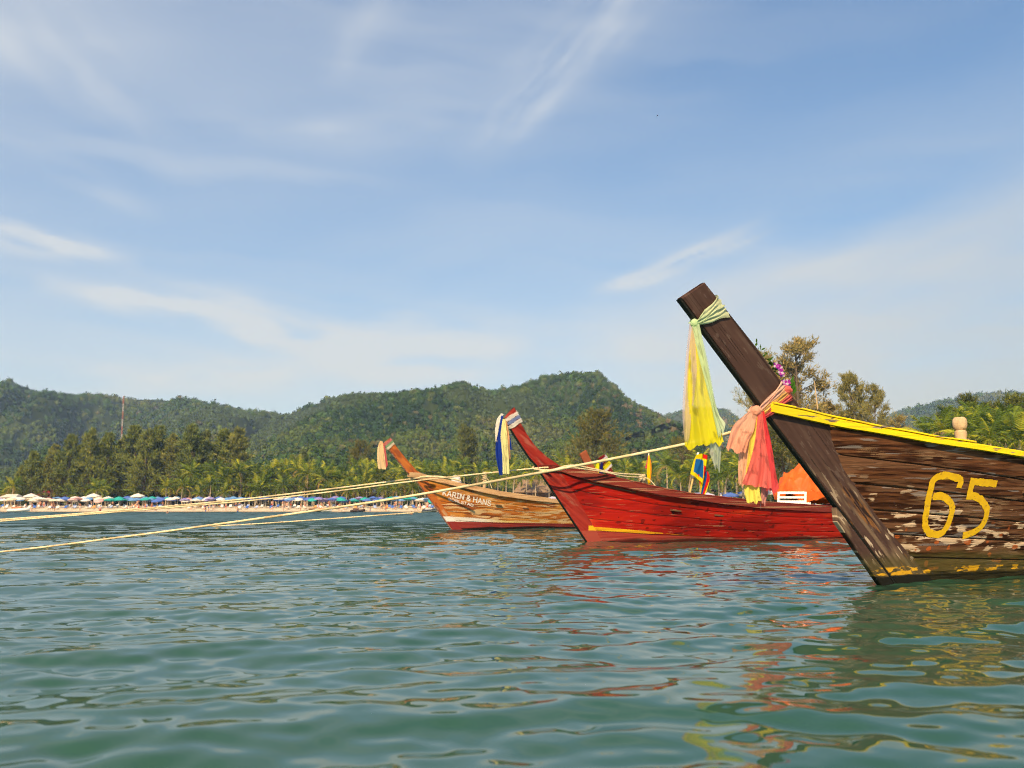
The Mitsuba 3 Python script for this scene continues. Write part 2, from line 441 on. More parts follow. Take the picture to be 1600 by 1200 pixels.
# the air: one pale box round everything, its top just over the highest tree
scene['haze'] = {'type': 'cube', 'bsdf': {'type': 'null'}, 'interior': {'type': 'ref', 'id': 'haze_air'},
                 'to_world': T().translate([0, 1000, 148]).scale([4600, 4600, 152])}
labels['haze'] = {'label': 'thin sea haze in the air over the bay', 'category': 'haze', 'kind': 'stuff'}

# ------------------------------------------------------------------ boat materials (uv = metres aft of the bow at the waterline, metres above the sea)
def brown_planks(p, n, uv):
    s, z = uv.x, uv.y
    grain = noise(s * 2.2, z * 46, 1)
    fine = noise(s * 9, z * 150, 2)
    c = mix((0.030, 0.011, 0.005), (0.130, 0.052, 0.022), smoothstep(0.30, 0.85, 0.65 * grain + 0.35 * fine))
    c = mix(c, (0.17, 0.085, 0.045), smoothstep(0.60, 0.74, noise(s * 1.7 + 5, z * 30, 4)) * 0.6)
    c = mix(c, (0.24, 0.15, 0.085), smoothstep(0.58, 0.75, fbm(s * 2.0 + 31, z * 7, 8)) * smoothstep(0.45, 0.6, fine) * 0.7)
    k = fbm(s * 3.0, z * 24 + 0.8 * noise(s * 4, z * 3), 3, octaves=4)
    zone = smoothstep(1.15, 0.45, z + 0.12 * s) * smoothstep(0.26, 0.40, z) + 0.25
    peel = smoothstep(0.680, 0.735, 0.5 * k + 0.5 * fbm(s * 7, z * 15, 13, octaves=4) + 0.125 * zone + 0.10 * (fine - 0.5) + 0.06 * (grain - 0.5))
    c = mix(c, mix((0.54, 0.38, 0.24), (0.64, 0.50, 0.35), fine), peel * smoothstep(0.2, 0.6, zone) * 0.92)
    c = mix(c, (0.30, 0.28, 0.27), smoothstep(0.70, 0.74, fbm(s * 2.3 + 9, z * 26 + 4, 6)) * 0.45)
    c = mix(c, (0.42, 0.10, 0.02), smoothstep(0.80, 0.84, noise(s * 11, z * 15, 7)) * smoothstep(0.75, 0.3, z) * 0.9)
    ds, dz = (s / 0.42 - dr.floor(s / 0.42) - 0.5) * 0.42 + 0.02 * (noise(z * 9, 5.0) - 0.5), (z / 0.083 - dr.floor(z / 0.083) - 0.5) * 0.083
    nail = smoothstep(0.0075, 0.0045, dr.sqrt(ds * ds + dz * dz)) * smoothstep(0.25, 0.45, noise(dr.floor(s / 0.42) * 3.7, dr.floor(z / 0.083) * 5.1, 9))
    c = mix(c, (0.030, 0.018, 0.012), nail * 0.9)
    c = mix(c, (0.085, 0.075, 0.022), smoothstep(0.36, 0.22, z + 0.10 * (noise(s * 6, z * 6, 9) - 0.5)) * 0.75)
    band = smoothstep(0.09, 0.105, z + 0.012 * s) * smoothstep(0.175, 0.155, z + 0.012 * s)
    c = mix(c, (0.66, 0.36, 0.015), band * smoothstep(0.46, 0.60, fbm(s * 9, z * 30, 11, octaves=4)) * smoothstep(0.30, 0.55, noise(s * 1.5, 2.0)) * 0.9)
    return mix(c, mix((0.010, 0.009, 0.005), (0.035, 0.030, 0.012), fine), smoothstep(0.115, 0.085, z + 0.02 * (noise(s * 14, 1.0) - 0.5) + 0.012 * s))


def brown_stem(p, n, uv):
    s, z = uv.x, uv.y
    a = s * 0.66 + z * 0.75
    b = s * 0.75 - z * 0.66
    g_ = noise(a * 44, b * 2.0, 1)
    f_ = noise(a * 160, b * 8, 2)
    c = mix((0.048, 0.026, 0.020), (0.088, 0.049, 0.038), 0.65 * g_ + 0.35 * f_)
    c = mix(c, (0.12, 0.078, 0.060), smoothstep(0.60, 0.85, fbm(a * 14, b * 2.4, 4)) * 0.5)
    c = mix(c, (0.012, 0.007, 0.005), smoothstep(0.80, 0.84, noise(a * 70, b * 1.3, 8)) * 0.7)
    c = mix(c, (0.15, 0.11, 0.09), smoothstep(0.72, 0.78, fbm(a * 40, b * 9, 12)) * 0.45)
    low = smoothstep(1.35, 0.55, z)
    c = mix(c, (0.23, 0.16, 0.10), smoothstep(0.50, 0.68, fbm(a * 14 + 3, b * 2.2, 5)) * low * 0.7)
    edge = smoothstep(0.10, 0.0, dr.abs(b - 0.42 + 0.10 * z))
    c = mix(c, (0.55, 0.44, 0.31), smoothstep(0.66, 0.71, fbm(a * 26, b * 4.5, 6, octaves=4) + 0.08 * (f_ - 0.5) + 0.10 * edge) * low * smoothstep(0.15, 0.3, z) * 0.8)
    c = mix(c, (0.36, 0.15, 0.035), smoothstep(0.66, 0.80, fbm(a * 22, b * 4, 7)) * low * 0.5)
    c = mix(c, (0.085, 0.075, 0.022), smoothstep(0.34, 0.20, z) * 0.6)
    band = smoothstep(0.075, 0.09, z) * smoothstep(0.175, 0.15, z)
    c = mix(c, (0.66, 0.36, 0.015), band * smoothstep(0.42, 0.56, fbm(s * 9, z * 30, 11, octaves=4)) * 0.9)
    return mix(c, (0.010, 0.009, 0.005), smoothstep(0.095, 0.075, z + 0.015 * noise(s * 14, 1.0)))


def yellow_rail(p, n, uv):
    s, z = uv.x, uv.y
    g_ = noise(s * 3, z * 60, 1)
    c = mix((0.80, 0.57, 0.004), (0.87, 0.67, 0.008), g_)
    c = mix(c, (0.50, 0.33, 0.02), smoothstep(0.72, 0.82, noise(s * 2.2, z * 80, 3)) * 0.6)
    chip = smoothstep(0.735, 0.755, fbm(s * 4, z * 44, 5, octaves=4) + 0.085 * smoothstep(-0.5, -1.2, s))
    return mix(c, mix((0.10, 0.06, 0.035), (0.34, 0.27, 0.19), noise(s * 30, z * 80, 6)), chip)


def red_planks(p, n, uv):
    s, z = uv.x, uv.y
    g_ = noise(s * 1.6, z * 34, 1)
    f_ = noise(s * 8, z * 110, 2)
    c = mix((0.300, 0.008, 0.005), (0.480, 0.018, 0.008), 0.6 * g_ + 0.4 * fbm(s * 1.1, z * 3.0, 4))
    c = mix(c, (0.56, 0.050, 0.012), smoothstep(0.58, 0.78, fbm(s * 1.3 + 9, z * 6, 5)) * 0.55)
    c = mix(c, (0.13, 0.006, 0.005), smoothstep(0.50, 0.72, fbm(s * 0.9 + 3, z * 4, 6)) * 0.6)
    c = mix(c, (0.42, 0.22, 0.13), smoothstep(0.745, 0.77, fbm(s * 3, z * 44, 7, octaves=4) + 0.03 * f_) * 0.5)
    c = mix(c, (0.022, 0.008, 0.006), smoothstep(0.86, 0.90, noise(s * 7, z * 16, 8)) * 0.6)
    foot = 0.27 - 0.055 * s
    c = mix(c, mix((0.33, 0.060, 0.040), (0.24, 0.030, 0.022), g_), smoothstep(foot + 0.01, foot - 0.01, z) * 0.9)
    h = 0.085 * smoothstep(3.0, 0.2, s)
    band = smoothstep(foot - 0.005, foot + 0.004, z) * smoothstep(foot + h + 0.006, foot + h - 0.004, z) * smoothstep(2.9, 1.6, s + 0.6 * noise(s * 4, z * 12, 4))
    c = mix(c, mix((0.78, 0.42, 0.012), (0.58, 0.28, 0.012), g_), band * smoothstep(0.20, 0.30, fbm(s * 4, z * 20, 9) + 0.14 * smoothstep(1.8, 0.4, s)))
    c = mix(c, (0.30, 0.19, 0.13), smoothstep(0.10, 0.07, z) * smoothstep(0.03, 0.05, z) * smoothstep(0.5, 0.7, fbm(s * 3, z * 30, 12)) * 0.6)
    return mix(c, (0.030, 0.009, 0.007), smoothstep(0.085, 0.02, z + 0.07 * (noise(s * 2.5, 1.0) - 0.5)) * 0.85)


def red_stem(p, n, uv):
    s, z = uv.x, uv.y
    a, b = s * 0.60 + z * 0.80, s * 0.80 - z * 0.60
    g_ = noise(a * 30, b * 2.0, 1)
    c = mix((0.220, 0.014, 0.010), (0.340, 0.036, 0.022), g_)
    c = mix(c, (0.34, 0.13, 0.09), smoothstep(0.60, 0.80, fbm(a * 13, b * 3.5, 3, octaves=4)) * 0.55)
    c = mix(c, (0.075, 0.008, 0.007), smoothstep(0.60, 0.78, fbm(a * 7 + 4, b * 2.5, 5)) * 0.5)
    band = smoothstep(0.265, 0.275, z) * smoothstep(0.38, 0.37, z)
    c = mix(c, (0.76, 0.43, 0.015), band * smoothstep(-0.02, 0.0, s - 0.03))
    return mix(c, (0.33, 0.060, 0.040), smoothstep(0.275, 0.26, z))


def red_rail(p, n, uv):
    s, z = uv.x, uv.y
    c = mix((0.150, 0.020, 0.014), (0.200, 0.036, 0.024), noise(s * 2, z * 70, 1))
    c = mix(c, (0.46, 0.30, 0.17), smoothstep(0.70, 0.80, noise(s * 0.8, z * 45, 2)) * 0.45)
    return mix(c, (0.05, 0.012, 0.01), smoothstep(0.66, 0.76, fbm(s * 3, z * 40, 3)) * 0.6)


def orange_planks(p, n, uv):
    s, z = uv.x, uv.y
    g_ = noise(s * 1.4, z * 30, 1)
    f_ = noise(s * 7, z * 90, 2)
    c = mix((0.29, 0.070, 0.011), (0.56, 0.180, 0.028), 0.6 * g_ + 0.4 * f_)
    c = mix(c, (0.62, 0.28, 0.060), smoothstep(0.50, 0.70, fbm(s * 0.9 + 3, z * 4.5, 4)) * 0.7)
    c = mix(c, (0.15, 0.032, 0.018), smoothstep(0.58, 0.76, fbm(s * 1.3 + 7, z * 6, 5)) * 0.65)
    k = fbm(s * 2.4 + 2, z * 26 + noise(s * 3, z * 3), 6, octaves=4)
    c = mix(c, (0.70, 0.50, 0.26), smoothstep(0.575, 0.66, k + 0.10 * smoothstep(0.9, 0.45, z) * smoothstep(0.1, 1.0, s) + 0.03 * (f_ - 0.5)) * smoothstep(1.5, 1.0, z) * 0.75)
    foot = 0.30 - 0.022 * s
    h = 0.17 * smoothstep(3.6, -0.3, s)
    band = smoothstep(foot - 0.01, foot + 0.008, z) * smoothstep(foot + h + 0.012, foot + h - 0.01, z)
    c = mix(c, mix((0.78, 0.74, 0.66), (0.74, 0.55, 0.20), smoothstep(0.8, 2.2, s)), band * smoothstep(6.0, 4.2, s) * 0.95)
    c = mix(c, mix((0.23, 0.024, 0.020), (0.30, 0.050, 0.040), g_), smoothstep(foot + 0.006, foot - 0.012, z))
    return mix(c, (0.020, 0.010, 0.009), smoothstep(0.09, 0.05, z - 0.02 * smoothstep(0, 3, s) + 0.05 * (noise(s * 2.0, 1.0) - 0.5)))


def orange_stem(p, n, uv):
    s, z = uv.x, uv.y
    a, b = s * 0.66 + z * 0.75, s * 0.75 - z * 0.66
    g_ = noise(a * 24, b * 1.6, 1)
    c = mix((0.36, 0.085, 0.016), (0.56, 0.180, 0.036), g_)
    c = mix(c, (0.19, 0.04, 0.026), smoothstep(0.52, 0.72, fbm(a * 6, b * 2, 3)) * 0.65)
    c = mix(c, (0.52, 0.36, 0.20), smoothstep(0.62, 0.74, fbm(a * 8, b * 3, 5)) * smoothstep(1.2, 0.6, z) * 0.6)
    c = mix(c, (0.78, 0.74, 0.66), smoothstep(0.29, 0.31, z) * smoothstep(0.49, 0.47, z))
    return mix(c, (0.25, 0.030, 0.024), smoothstep(0.305, 0.29, z))


def pale_rail(p, n, uv):
    s, z = uv.x, uv.y
    c = mix((0.42, 0.24, 0.11), (0.60, 0.40, 0.21), noise(s * 1.6, z * 50, 1))
    return mix(c, (0.26, 0.11, 0.05), smoothstep(0.58, 0.75, fbm(s * 2, z * 26, 3)) * 0.6)


def bumped(color_fn, a, b, depth, rough, spec=0.35):
    def relief(p, n, uv):
        s, z = uv.x, uv.y
        return depth * (0.6 * noise(s * 3, z * a, 1) + 0.4 * noise(s * 12, z * b, 2))
    return two({'type': 'bumpmap', 'arbitrary': proc(relief, 0.004), 'scale': 1.0,
                'bsdf': {'type': 'principled', 'base_color': proc(color_fn), 'roughness': rough, 'specular': spec}})


scene['mat_brown_planks'] = bumped(brown_planks, 46, 150, 0.010, 0.7, 0.12)
scene['mat_brown_stem'] = bumped(brown_stem, 30, 90, 0.003, 0.65, 0.15)
scene['mat_yellow_rail'] = bumped(yellow_rail, 50, 120, 0.003, 0.5, 0.2)
scene['mat_red_planks'] = bumped(red_planks, 34, 110, 0.006, 0.5, 0.15)
scene['mat_red_stem'] = bumped(red_stem, 30, 90, 0.005, 0.6, 0.15)
scene['mat_red_rail'] = bumped(red_rail, 50, 120, 0.004, 0.6, 0.15)
scene['mat_orange_planks'] = bumped(orange_planks, 34, 110, 0.006, 0.5, 0.15)
scene['mat_orange_stem'] = bumped(orange_stem, 30, 90, 0.005, 0.55, 0.15)
scene['mat_pale_rail'] = bumped(pale_rail, 50, 120, 0.004, 0.55)
scene['mat_black'] = two({'type': 'principled', 'base_color': rgb(0.010, 0.009, 0.008), 'roughness': 0.6})
scene['mat_inside'] = two({'type': 'diffuse', 'reflectance': proc(lambda p, n, uv: mix((0.10, 0.055, 0.03), (0.18, 0.10, 0.06), noise(p.x * 3, p.y * 3, p.z * 12)))})


def rope_color(p, n, uv):
    tw = noise(uv.x * 26 + uv.y * 3.0, 3.0)
    c = mix((0.60, 0.48, 0.27), (0.80, 0.70, 0.47), tw)
    return mix(c, (0.30, 0.22, 0.12), smoothstep(0.62, 0.8, noise(uv.x * 2.3, uv.y * 2, 4)) * 0.5)


scene['mat_rope'] = two({'type': 'diffuse', 'reflectance': proc(rope_color)})


# ------------------------------------------------------------------ long wooden boats
class Hull:
    """A raked-stem hull: s metres aft of the bow at the waterline, t metres to port, z metres up."""

    def __init__(self, bow, psi, rabbet, gunwale, beam=0.8, fill=0.4, th=0.08, length=9.0, a=4.5, keel=-0.38):
        self.bow, self.psi, self.th, self.L, self.beam, self.fill, self.a, self.keel = np.array(bow, float), math.radians(psi), th, length, beam, fill, a, keel
        self.R = np.array(rabbet, float)[::-1]
        self.G = np.array(gunwale, float)
        self.s0 = self.G[0, 0]

    def world(self, s, t, z):
        c, n = math.cos(self.psi), math.sin(self.psi)
        return np.stack([self.bow[0] + s * c + t * n, self.bow[1] + s * n - t * c, z + 0 * s], -1)

    def zg(self, s):
        g = self.G
        k = (g[-1, 1] - g[-2, 1]) / (g[-1, 0] - g[-2, 0])
        end = g[-1, 1] + k * np.clip(s - g[-1, 0], 0, 1.5) * 0.5
        lift = 0.03 * np.clip(s - self.L * 0.6, 0, 9) ** 2
        return np.where(s > g[-1, 0], end, np.interp(s, g[:, 0], g[:, 1])) + lift

    def rabbet(self, z):
        lo = self.R[0]
        k = (self.R[1, 0] - lo[0]) / (self.R[1, 1] - lo[1])
        return np.where(z < lo[1], lo[0] + k * (z - lo[1]), np.interp(z, self.R[:, 1], self.R[:, 0]))

    def half(self, q, v):
        x, y = np.clip(q / self.a, 0, 1), np.clip(q / (self.a * 1.25), 0, 1)
        aft = 1 - 0.30 * np.clip((q - self.L * 0.55) / (self.L * 0.45), 0, 1) ** 2
        top = self.beam * (1 - (1 - x) ** 2) * aft
        bot = self.beam * self.fill * (1 - (1 - y) ** 2) * aft
        return self.th / 2 + bot + (top - bot) * np.clip(v, 0, 1.2) ** 0.75

    def at_sz(self, s, z):
        v = (z - self.keel) / (self.zg(s) - self.keel)
        return self.half(np.maximum(s - self.rabbet(z), 0), v)

    def grid(self, v0, v1, nu, nv, side, inset=0.0):
        """Rows of points over the strake between heights v0 and v1 (0 keel, 1 gunwale)."""
        v = v0 + (v1 - v0) * (np.array([0, 0.035, 0.30, 0.5, 0.70, 0.965, 1.0]) if nv == 7 else np.linspace(0, 1, nv))
        out, uv = np.zeros((nu, nv, 3)), np.zeros((nu, nv, 2))
        for j, vj in enumerate(v):
            s = self.s0 * 1.0
            for _ in range(30):
                z = self.keel + (self.zg(np.array(s)) - self.keel) * vj
                s = 0.5 * s + 0.5 * float(self.rabbet(z))
            ss = s + (self.L - s) * (np.linspace(0, 1, nu) ** 1.4)
            z = self.keel + (self.zg(ss) - self.keel) * vj
            q = np.maximum(ss - self.rabbet(z), 0)
            t = self.half(q, vj) - inset
            out[:, j] = self.world(ss, side * np.maximum(t, 0.005), z)
            uv[:, j] = np.stack([ss, z], -1)
        return out, uv

    def strake(self, v0, v1, side, nu=64, nv=7, thick=0.028, lip=0.007):
        o, uv = self.grid(v0, v1, nu, nv, side)
        edge, _ = self.grid(v0, v1, nu, nv, side, lip)
        back, _ = self.grid(v0, v1, nu, nv, side, thick)
        o = o.copy()
        o[:, 0], o[:, -1] = edge[:, 0], edge[:, -1]
        rows = [o]
        V = [o.reshape(-1, 3)]; U = [uv.reshape(-1, 2)]; F = [grid_faces(nu, nv)]; n = nu * nv
        for j in (0, nv - 1):                       # rounded lower and upper edge, then the joint wall
            w = np.stack([o[:, j], back[:, j]], 1)
            V.append(w.reshape(-1, 3)); U.append(np.repeat(uv[:, j:j + 1], 2, 1).reshape(-1, 2)); F.append(grid_faces(nu, 2) + n); n += nu * 2
        return np.vstack(V), np.vstack(F), np.vstack(U)


def slab(poly, th, hull, bevel=0.012):
    """A plank cut to the outline poly (in s, z), th thick, standing in the boat's centre plane, arrises bevelled."""
    P = Polygon(poly)
    inner = P.buffer(-bevel)
    v, f, uv, n = [], [], [], 0

    def add(pts, t, tris, flip):
        nonlocal n
        v.append(hull.world(pts[:, 0], np.full(len(pts), t), pts[:, 1])); uv.append(pts)
        f.append((tris[:, ::-1] if flip else tris) + n); n += len(pts)
    p2, t2 = trimesh.creation.triangulate_polygon(inner, engine='earcut')
    for side in (1, -1):
        add(p2, side * th / 2, np.asarray(t2), side < 0)
    ring = np.array(inner.exterior.coords)[:-1]
    oring = np.array([P.exterior.interpolate(P.exterior.project(Point(q))).coords[0] for q in ring])
    m = len(ring); k = np.arange(m); k2 = (k + 1) % m
    for (a, ta), (b, tb) in (((ring, th / 2), (oring, th / 2 - bevel)), ((oring, th / 2 - bevel), (oring, -th / 2 + bevel)), ((oring, -th / 2 + bevel), (ring, -th / 2))):
        pts = np.vstack([a, b])
        tt = np.concatenate([np.full(m, ta), np.full(m, tb)])
        v.append(hull.world(pts[:, 0], tt, pts[:, 1])); uv.append(pts)
        f.append(np.vstack([np.stack([k, k + m, k2 + m], 1), np.stack([k, k2 + m, k2], 1)]) + n); n += 2 * m
    return np.vstack(v), np.vstack(f), np.vstack(uv)


def bar_along(path_out, path_in, z_lo, z_hi, uvs):
    """A four-sided rail between an outer and an inner line, lower and upper edge."""
    o, i = np.asarray(path_out), np.asarray(path_in)
    n = len(o)
    zl, zh = np.asarray(z_lo), np.asarray(z_hi)

    def lift(p, z):
        q = p.copy(); q[:, 2] = z; return q
    c = 0.008
    ring = [lift(o, zl), lift(o, zh - c), lift(o + (i - o) * 0.06, zh), lift(i, zh), lift(i, zl)]
    V, U, F, k = [], [], [], 0
    hs = [zl, zh - c, zh, zh + 0.1, zl - 0.1]
    for a in range(5):
        b = (a + 1) % 5
        w = np.stack([ring[a], ring[b]], 1)
        V.append(w.reshape(-1, 3))
        U.append(np.stack([np.stack([uvs, hs[a]], -1), np.stack([uvs, hs[b] if b else zl - 0.1 - 0.05], -1)], 1).reshape(-1, 2))
        F.append(grid_faces(n, 2) + k); k += 2 * n
    for e in (0, n - 1):
        V.append(np.array([r[e] for r in ring])); U.append(np.array([[uvs[e], h[e]] for h in hs]))
        F.append(np.array([[0, 1, 2], [0, 2, 3], [0, 3, 4]]) + k); k += 5
    return np.vstack(V), np.vstack(F), np.vstack(U)


def boat(label, hull, stem_front, stem_back, rail_top, mats, cuts, edge_mat='mat_black', group=None, cap=None, thwarts=6):
    key = thing('longtail_boat', label, 'boat', group)
    planks, stem_m, rail_m = mats
    # hull shell (the inside) and its strakes
    shells = []
    for side in (1, -1):
        o, uv = hull.grid(0, 1, 48, 8, side, 0.030)
        shells.append((o.reshape(-1, 3), grid_faces(48, 8)))
    bl, _ = hull.grid(0, 0.02, 48, 2, 1, 0.03)
    br, _ = hull.grid(0, 0.02, 48, 2, -1, 0.03)
    shells.append((np.stack([bl[:, 0], br[:, 0]], 1).reshape(-1, 3), grid_faces(48, 2)))
    tl, _ = hull.grid(0, 1, 48, 8, 1, 0.0); tr, _ = hull.grid(0, 1, 48, 8, -1, 0.0)
    shells.append((np.stack([tl[-1], tr[-1]], 1).reshape(-1, 3), grid_faces(8, 2)))
    hk = part(key, 'hull', ply(join(shells), 'mat_inside', False))
    for side in (1, -1):
        for a, b in zip(cuts[:-1], cuts[1:]):
            v, f, uv = hull.strake(a + 0.0035, b - 0.0035, side)
            part(hk, 'plank', ply((v, f), planks, True, uv))
    # stem board
    front, back = np.array(stem_front, float), np.array(stem_back, float)
    low = np.array([[hull.rabbet(np.array(z)) + 0.05, z] for z in np.linspace(hull.keel, float(hull.R[-1, 1]), 8)])
    outline = np.vstack([front, back, low[::-1]])
    v, f, uv = slab(outline, hull.th, hull)
    sk = part(key, 'stem', ply((v, f), stem_m, False, uv))
    # dark leading edge of the stem
    fr = np.vstack([front[:1], front[1:]])
    d = np.gradient(fr, axis=0); d /= np.linalg.norm(d, axis=1, keepdims=True)
    nn = np.stack([-d[:, 1], d[:, 0]], 1)
    nn *= np.where(nn[:, :1] > 0, -1, 1)
    w = hull.th / 2 - 0.002
    ring = []
    for dt, off in ((w, -0.004), (w * 0.72, 0.010), (-w * 0.72, 0.010), (-w, -0.004)):
        q = fr + nn * off
        ring.append(hull.world(q[:, 0], np.full(len(q), dt), q[:, 1]))
    ring = np.stack(ring, 1)
    part(sk, 'edging', ply((ring.reshape(-1, 3), grid_faces(len(fr), 4)), edge_mat, False))
    # gunwale rails, from the stem aft
    top = np.array(rail_top, float)
    for side in (1, -1):
        s = np.concatenate([np.linspace(top[0, 0], hull.s0, 6)[:-1], np.linspace(hull.s0, hull.L, 50)])
        zl = hull.zg(np.maximum(s, hull.s0)) + np.where(s < hull.s0, (hull.s0 - s) * (top[0, 1] - np.interp(hull.s0, top[:, 0], top[:, 1])) / max(hull.s0 - top[0, 0], 1e-6) , 0)
        hr = np.interp(s, top[:, 0], top[:, 1]) - hull.zg(np.maximum(s, hull.s0))
        zh = np.where(s <= top[-1, 0], np.interp(s, top[:, 0], top[:, 1]), hull.zg(s) + (top[-1, 1] - hull.zg(np.array(top[-1, 0]))))
        zl = np.minimum(zl, zh - 0.06)
        q = np.maximum(s - hull.s0, 0)
        t = np.where(s < hull.s0, hull.th / 2, hull.half(q, 1.0))
        out = hull.world(s, side * (t + 0.045), zh * 0)
        inn = hull.world(s, side * np.maximum(t - 0.07, hull.th / 2 + 0.001), zh * 0)
        v, f, uv = bar_along(out, inn, zl, zh, s)
        rk = part(key, 'gunwale_rail', ply((v, f), rail_m, False, uv))
        if cap:
            s2 = np.linspace(top[0, 0] + 0.02, cap[0], 30)
            z2 = np.interp(s2, top[:, 0], top[:, 1]) + cap[2]
            q2 = np.maximum(s2 - hull.s0, 0)
            t2 = np.where(s2 < hull.s0, hull.th / 2, hull.half(q2, 1.0))
            wob = 0.0015 * np.sin(s2 * 9)
            v, f, uv = bar_along(hull.world(s2, side * (t2 + 0.052), 0 * s2), hull.world(s2, side * np.maximum(t2 - 0.05, hull.th / 2 + 0.002), 0 * s2), z2 + 0.006 + wob, z2 + cap[1] + wob, s2)
            part(rk, 'cap_strip', ply((v, f), rail_m, False, uv))
    # foredeck and thwarts
    s = np.linspace(hull.s0 + 0.25, hull.s0 + 1.7, 12)
    t = hull.half(s - hull.s0, 1.0) - 0.05
    z = hull.zg(s) - 0.03
    dk = np.stack([hull.world(s, t, z), hull.world(s, -t, z), hull.world(s, -t, z - 0.03), hull.world(s, t, z - 0.03)], 1)
    part(key, 'foredeck', ply((dk.reshape(-1, 3), grid_faces(12, 4, True)), 'mat_inside', False))
    for k in range(thwarts):
        sc_ = hull.s0 + 2.6 + k * 1.15
        s = np.array([sc_, sc_ + 0.25])
        t = hull.half(s - hull.s0, 0.8) - 0.04
        z = hull.keel + (hull.zg(s) - hull.keel) * 0.80
        b = np.stack([hull.world(s, t, z), hull.world(s, -t, z), hull.world(s, -t, z - 0.03), hull.world(s, t, z - 0.03)], 1)
        part(key, 'thwart', ply((np.vstack([b.reshape(-1, 3)]), np.vstack([grid_faces(2, 4, True), [[0, 1, 2], [0, 2, 3], [4, 6, 5], [4, 7, 6]]])), 'mat_inside', False))
    return key


def on_hull(hull, shapes, lift=0.004, mesh=0.03):
    """Flat painted shapes (shapely, in s and z) laid over the port side of the hull."""
    out = []
    for g_ in getattr(shapes, 'geoms', [shapes]):
        v, f = trimesh.creation.triangulate_polygon(g_.segmentize(mesh), engine='earcut')
        v, f = trimesh.remesh.subdivide_to_size(np.column_stack([v, np.zeros(len(v))]), f, mesh * 1.6)
        s, z = v[:, 0], v[:, 1]
        t = hull.at_sz(s, z)
        e = 0.01
        dt_z = (hull.at_sz(s, z + e) - t) / e
        dt_s = (hull.at_sz(s + e, z) - t) / e
        nl = np.sqrt(1 + dt_z ** 2 + dt_s ** 2)
        out.append((hull.world(s - lift * dt_s / nl, t + lift / nl, z - lift * dt_z / nl), f, np.stack([s, z], 1)))
    n = np.cumsum([0] + [len(o[0]) for o in out])
    return np.vstack([o[0] for o in out]), np.vstack([o[1] + k for o, k in zip(out, n)]), np.vstack([o[2] for o in out])


# the brown boat, nearest
H65 = Hull((3.685, 9.793), 35, [(-0.738, 1.545), (-0.717, 1.414), (-0.556, 1.137), (-0.101, 0.718), (0.602, 0.189), (0.842, 0.029)],
           [(-0.738, 1.556), (-0.513, 1.523), (0.372, 1.438), (0.982, 1.375), (1.737, 1.292), (3.2, 1.13), (5.0, 1.0)], beam=0.75, fill=0.35, th=0.07, length=8.5)
b65 = boat('weathered dark brown longtail boat with yellow gunwale and the number 65', H65,
           [(0.62, -0.38), (0.166, 0.056), (-0.671, 0.781), (-1.633, 1.614), (-2.722, 2.571)], [(-2.422, 2.761), (-1.744, 2.222), (-1.089, 1.650), (-0.80, 1.60)],
           [(-1.633, 1.710), (-1.15, 1.672), (-0.738, 1.630), (-0.233, 1.552), (0.417, 1.470), (0.987, 1.420), (1.747, 1.352), (3.2, 1.20), (5.0, 1.075)],
           ('mat_brown_planks', 'mat_brown_stem', 'mat_yellow_rail'), [0.0, 0.20, 0.35, 0.475, 0.60, 0.73, 0.865, 1.0], cap=(0.97, 0.022, 0.0))
labels[b65 + '__gunwale_rail'] = {'label': 'chipped bright yellow gunwale rail'}
v, f, uv = slab([(-0.690, 0.783), (-0.676, 0.62), (-0.02, -0.01), (0.36, -0.38), (0.60, -0.38), (0.146, 0.054)], 0.062, H65, 0.008)
part(b65, 'cutwater', ply((v, f), 'mat_brown_stem', False, uv))
six = [(0.916, 0.964), (0.913, 1.035), (0.858, 1.067), (0.721, 1.09), (0.613, 1.082), (0.55, 1.036), (0.548, 0.958), (0.549, 0.848), (0.559, 0.75), (0.574, 0.639), (0.607, 0.567), (0.681, 0.503), (0.773, 0.486), (0.854, 0.505), (0.898, 0.584), (0.907, 0.671), (0.894, 0.763), (0.825, 0.836), (0.708, 0.881), (0.599, 0.874)]
five = [(1.436, 1.012), (1.256, 1.024), (1.081, 1.035), (1.081, 0.962), (1.091, 0.883), (1.172, 0.883), (1.281, 0.837), (1.388, 0.75), (1.411, 0.649), (1.381, 0.561), (1.267, 0.494), (1.148, 0.468)]


def brush(pts, w, seed):
    sharp = LineString(pts)
    c = spline(pts, 70) if len(pts) > 14 else np.vstack([np.array(pts[:5]), spline(pts[4:], 50)[1:]])
    st = LineString(c).buffer(w / 2, cap_style='flat', join_style='mitre')
    q = np.array(st.exterior.segmentize(0.012).coords)[:-1]
    e = meshkit.noise(np.stack([q[:, 0] * 40, q[:, 1] * 60, q[:, 0] * 0 + seed], -1), seed) - 0.5
    cen = q.mean(0)
    d = q - cen
    q = q + e[:, None] * 0.012
    p = Polygon(q, [h.coords for h in st.interiors]).buffer(0)
    return p


def yellow_paint(p, n, uv):
    c = mix((0.70, 0.42, 0.006), (0.80, 0.50, 0.010), noise(uv.x * 20, uv.y * 30, 2))
    return mix(c, (0.40, 0.22, 0.02), smoothstep(0.70, 0.78, fbm(uv.x * 22, uv.y * 50, 3)) * 0.6)


scene['mat_yellow_paint'] = two({'type': 'principled', 'base_color': proc(yellow_paint), 'roughness': 0.4, 'specular': 0.4})
for nm, pts, sd in (('digit', six, 1), ('digit', five, 2)):
    v, f, uv = on_hull(H65, brush(pts, 0.074 if sd == 1 else 0.074, sd))
    part(b65, nm, ply((v, f), 'mat_yellow_paint', True, uv))
labels[b65 + '__digit'] = {'label': 'brush painted yellow number 6'}
labels[b65 + '__digit_001'] = {'label': 'brush painted yellow number 5'}
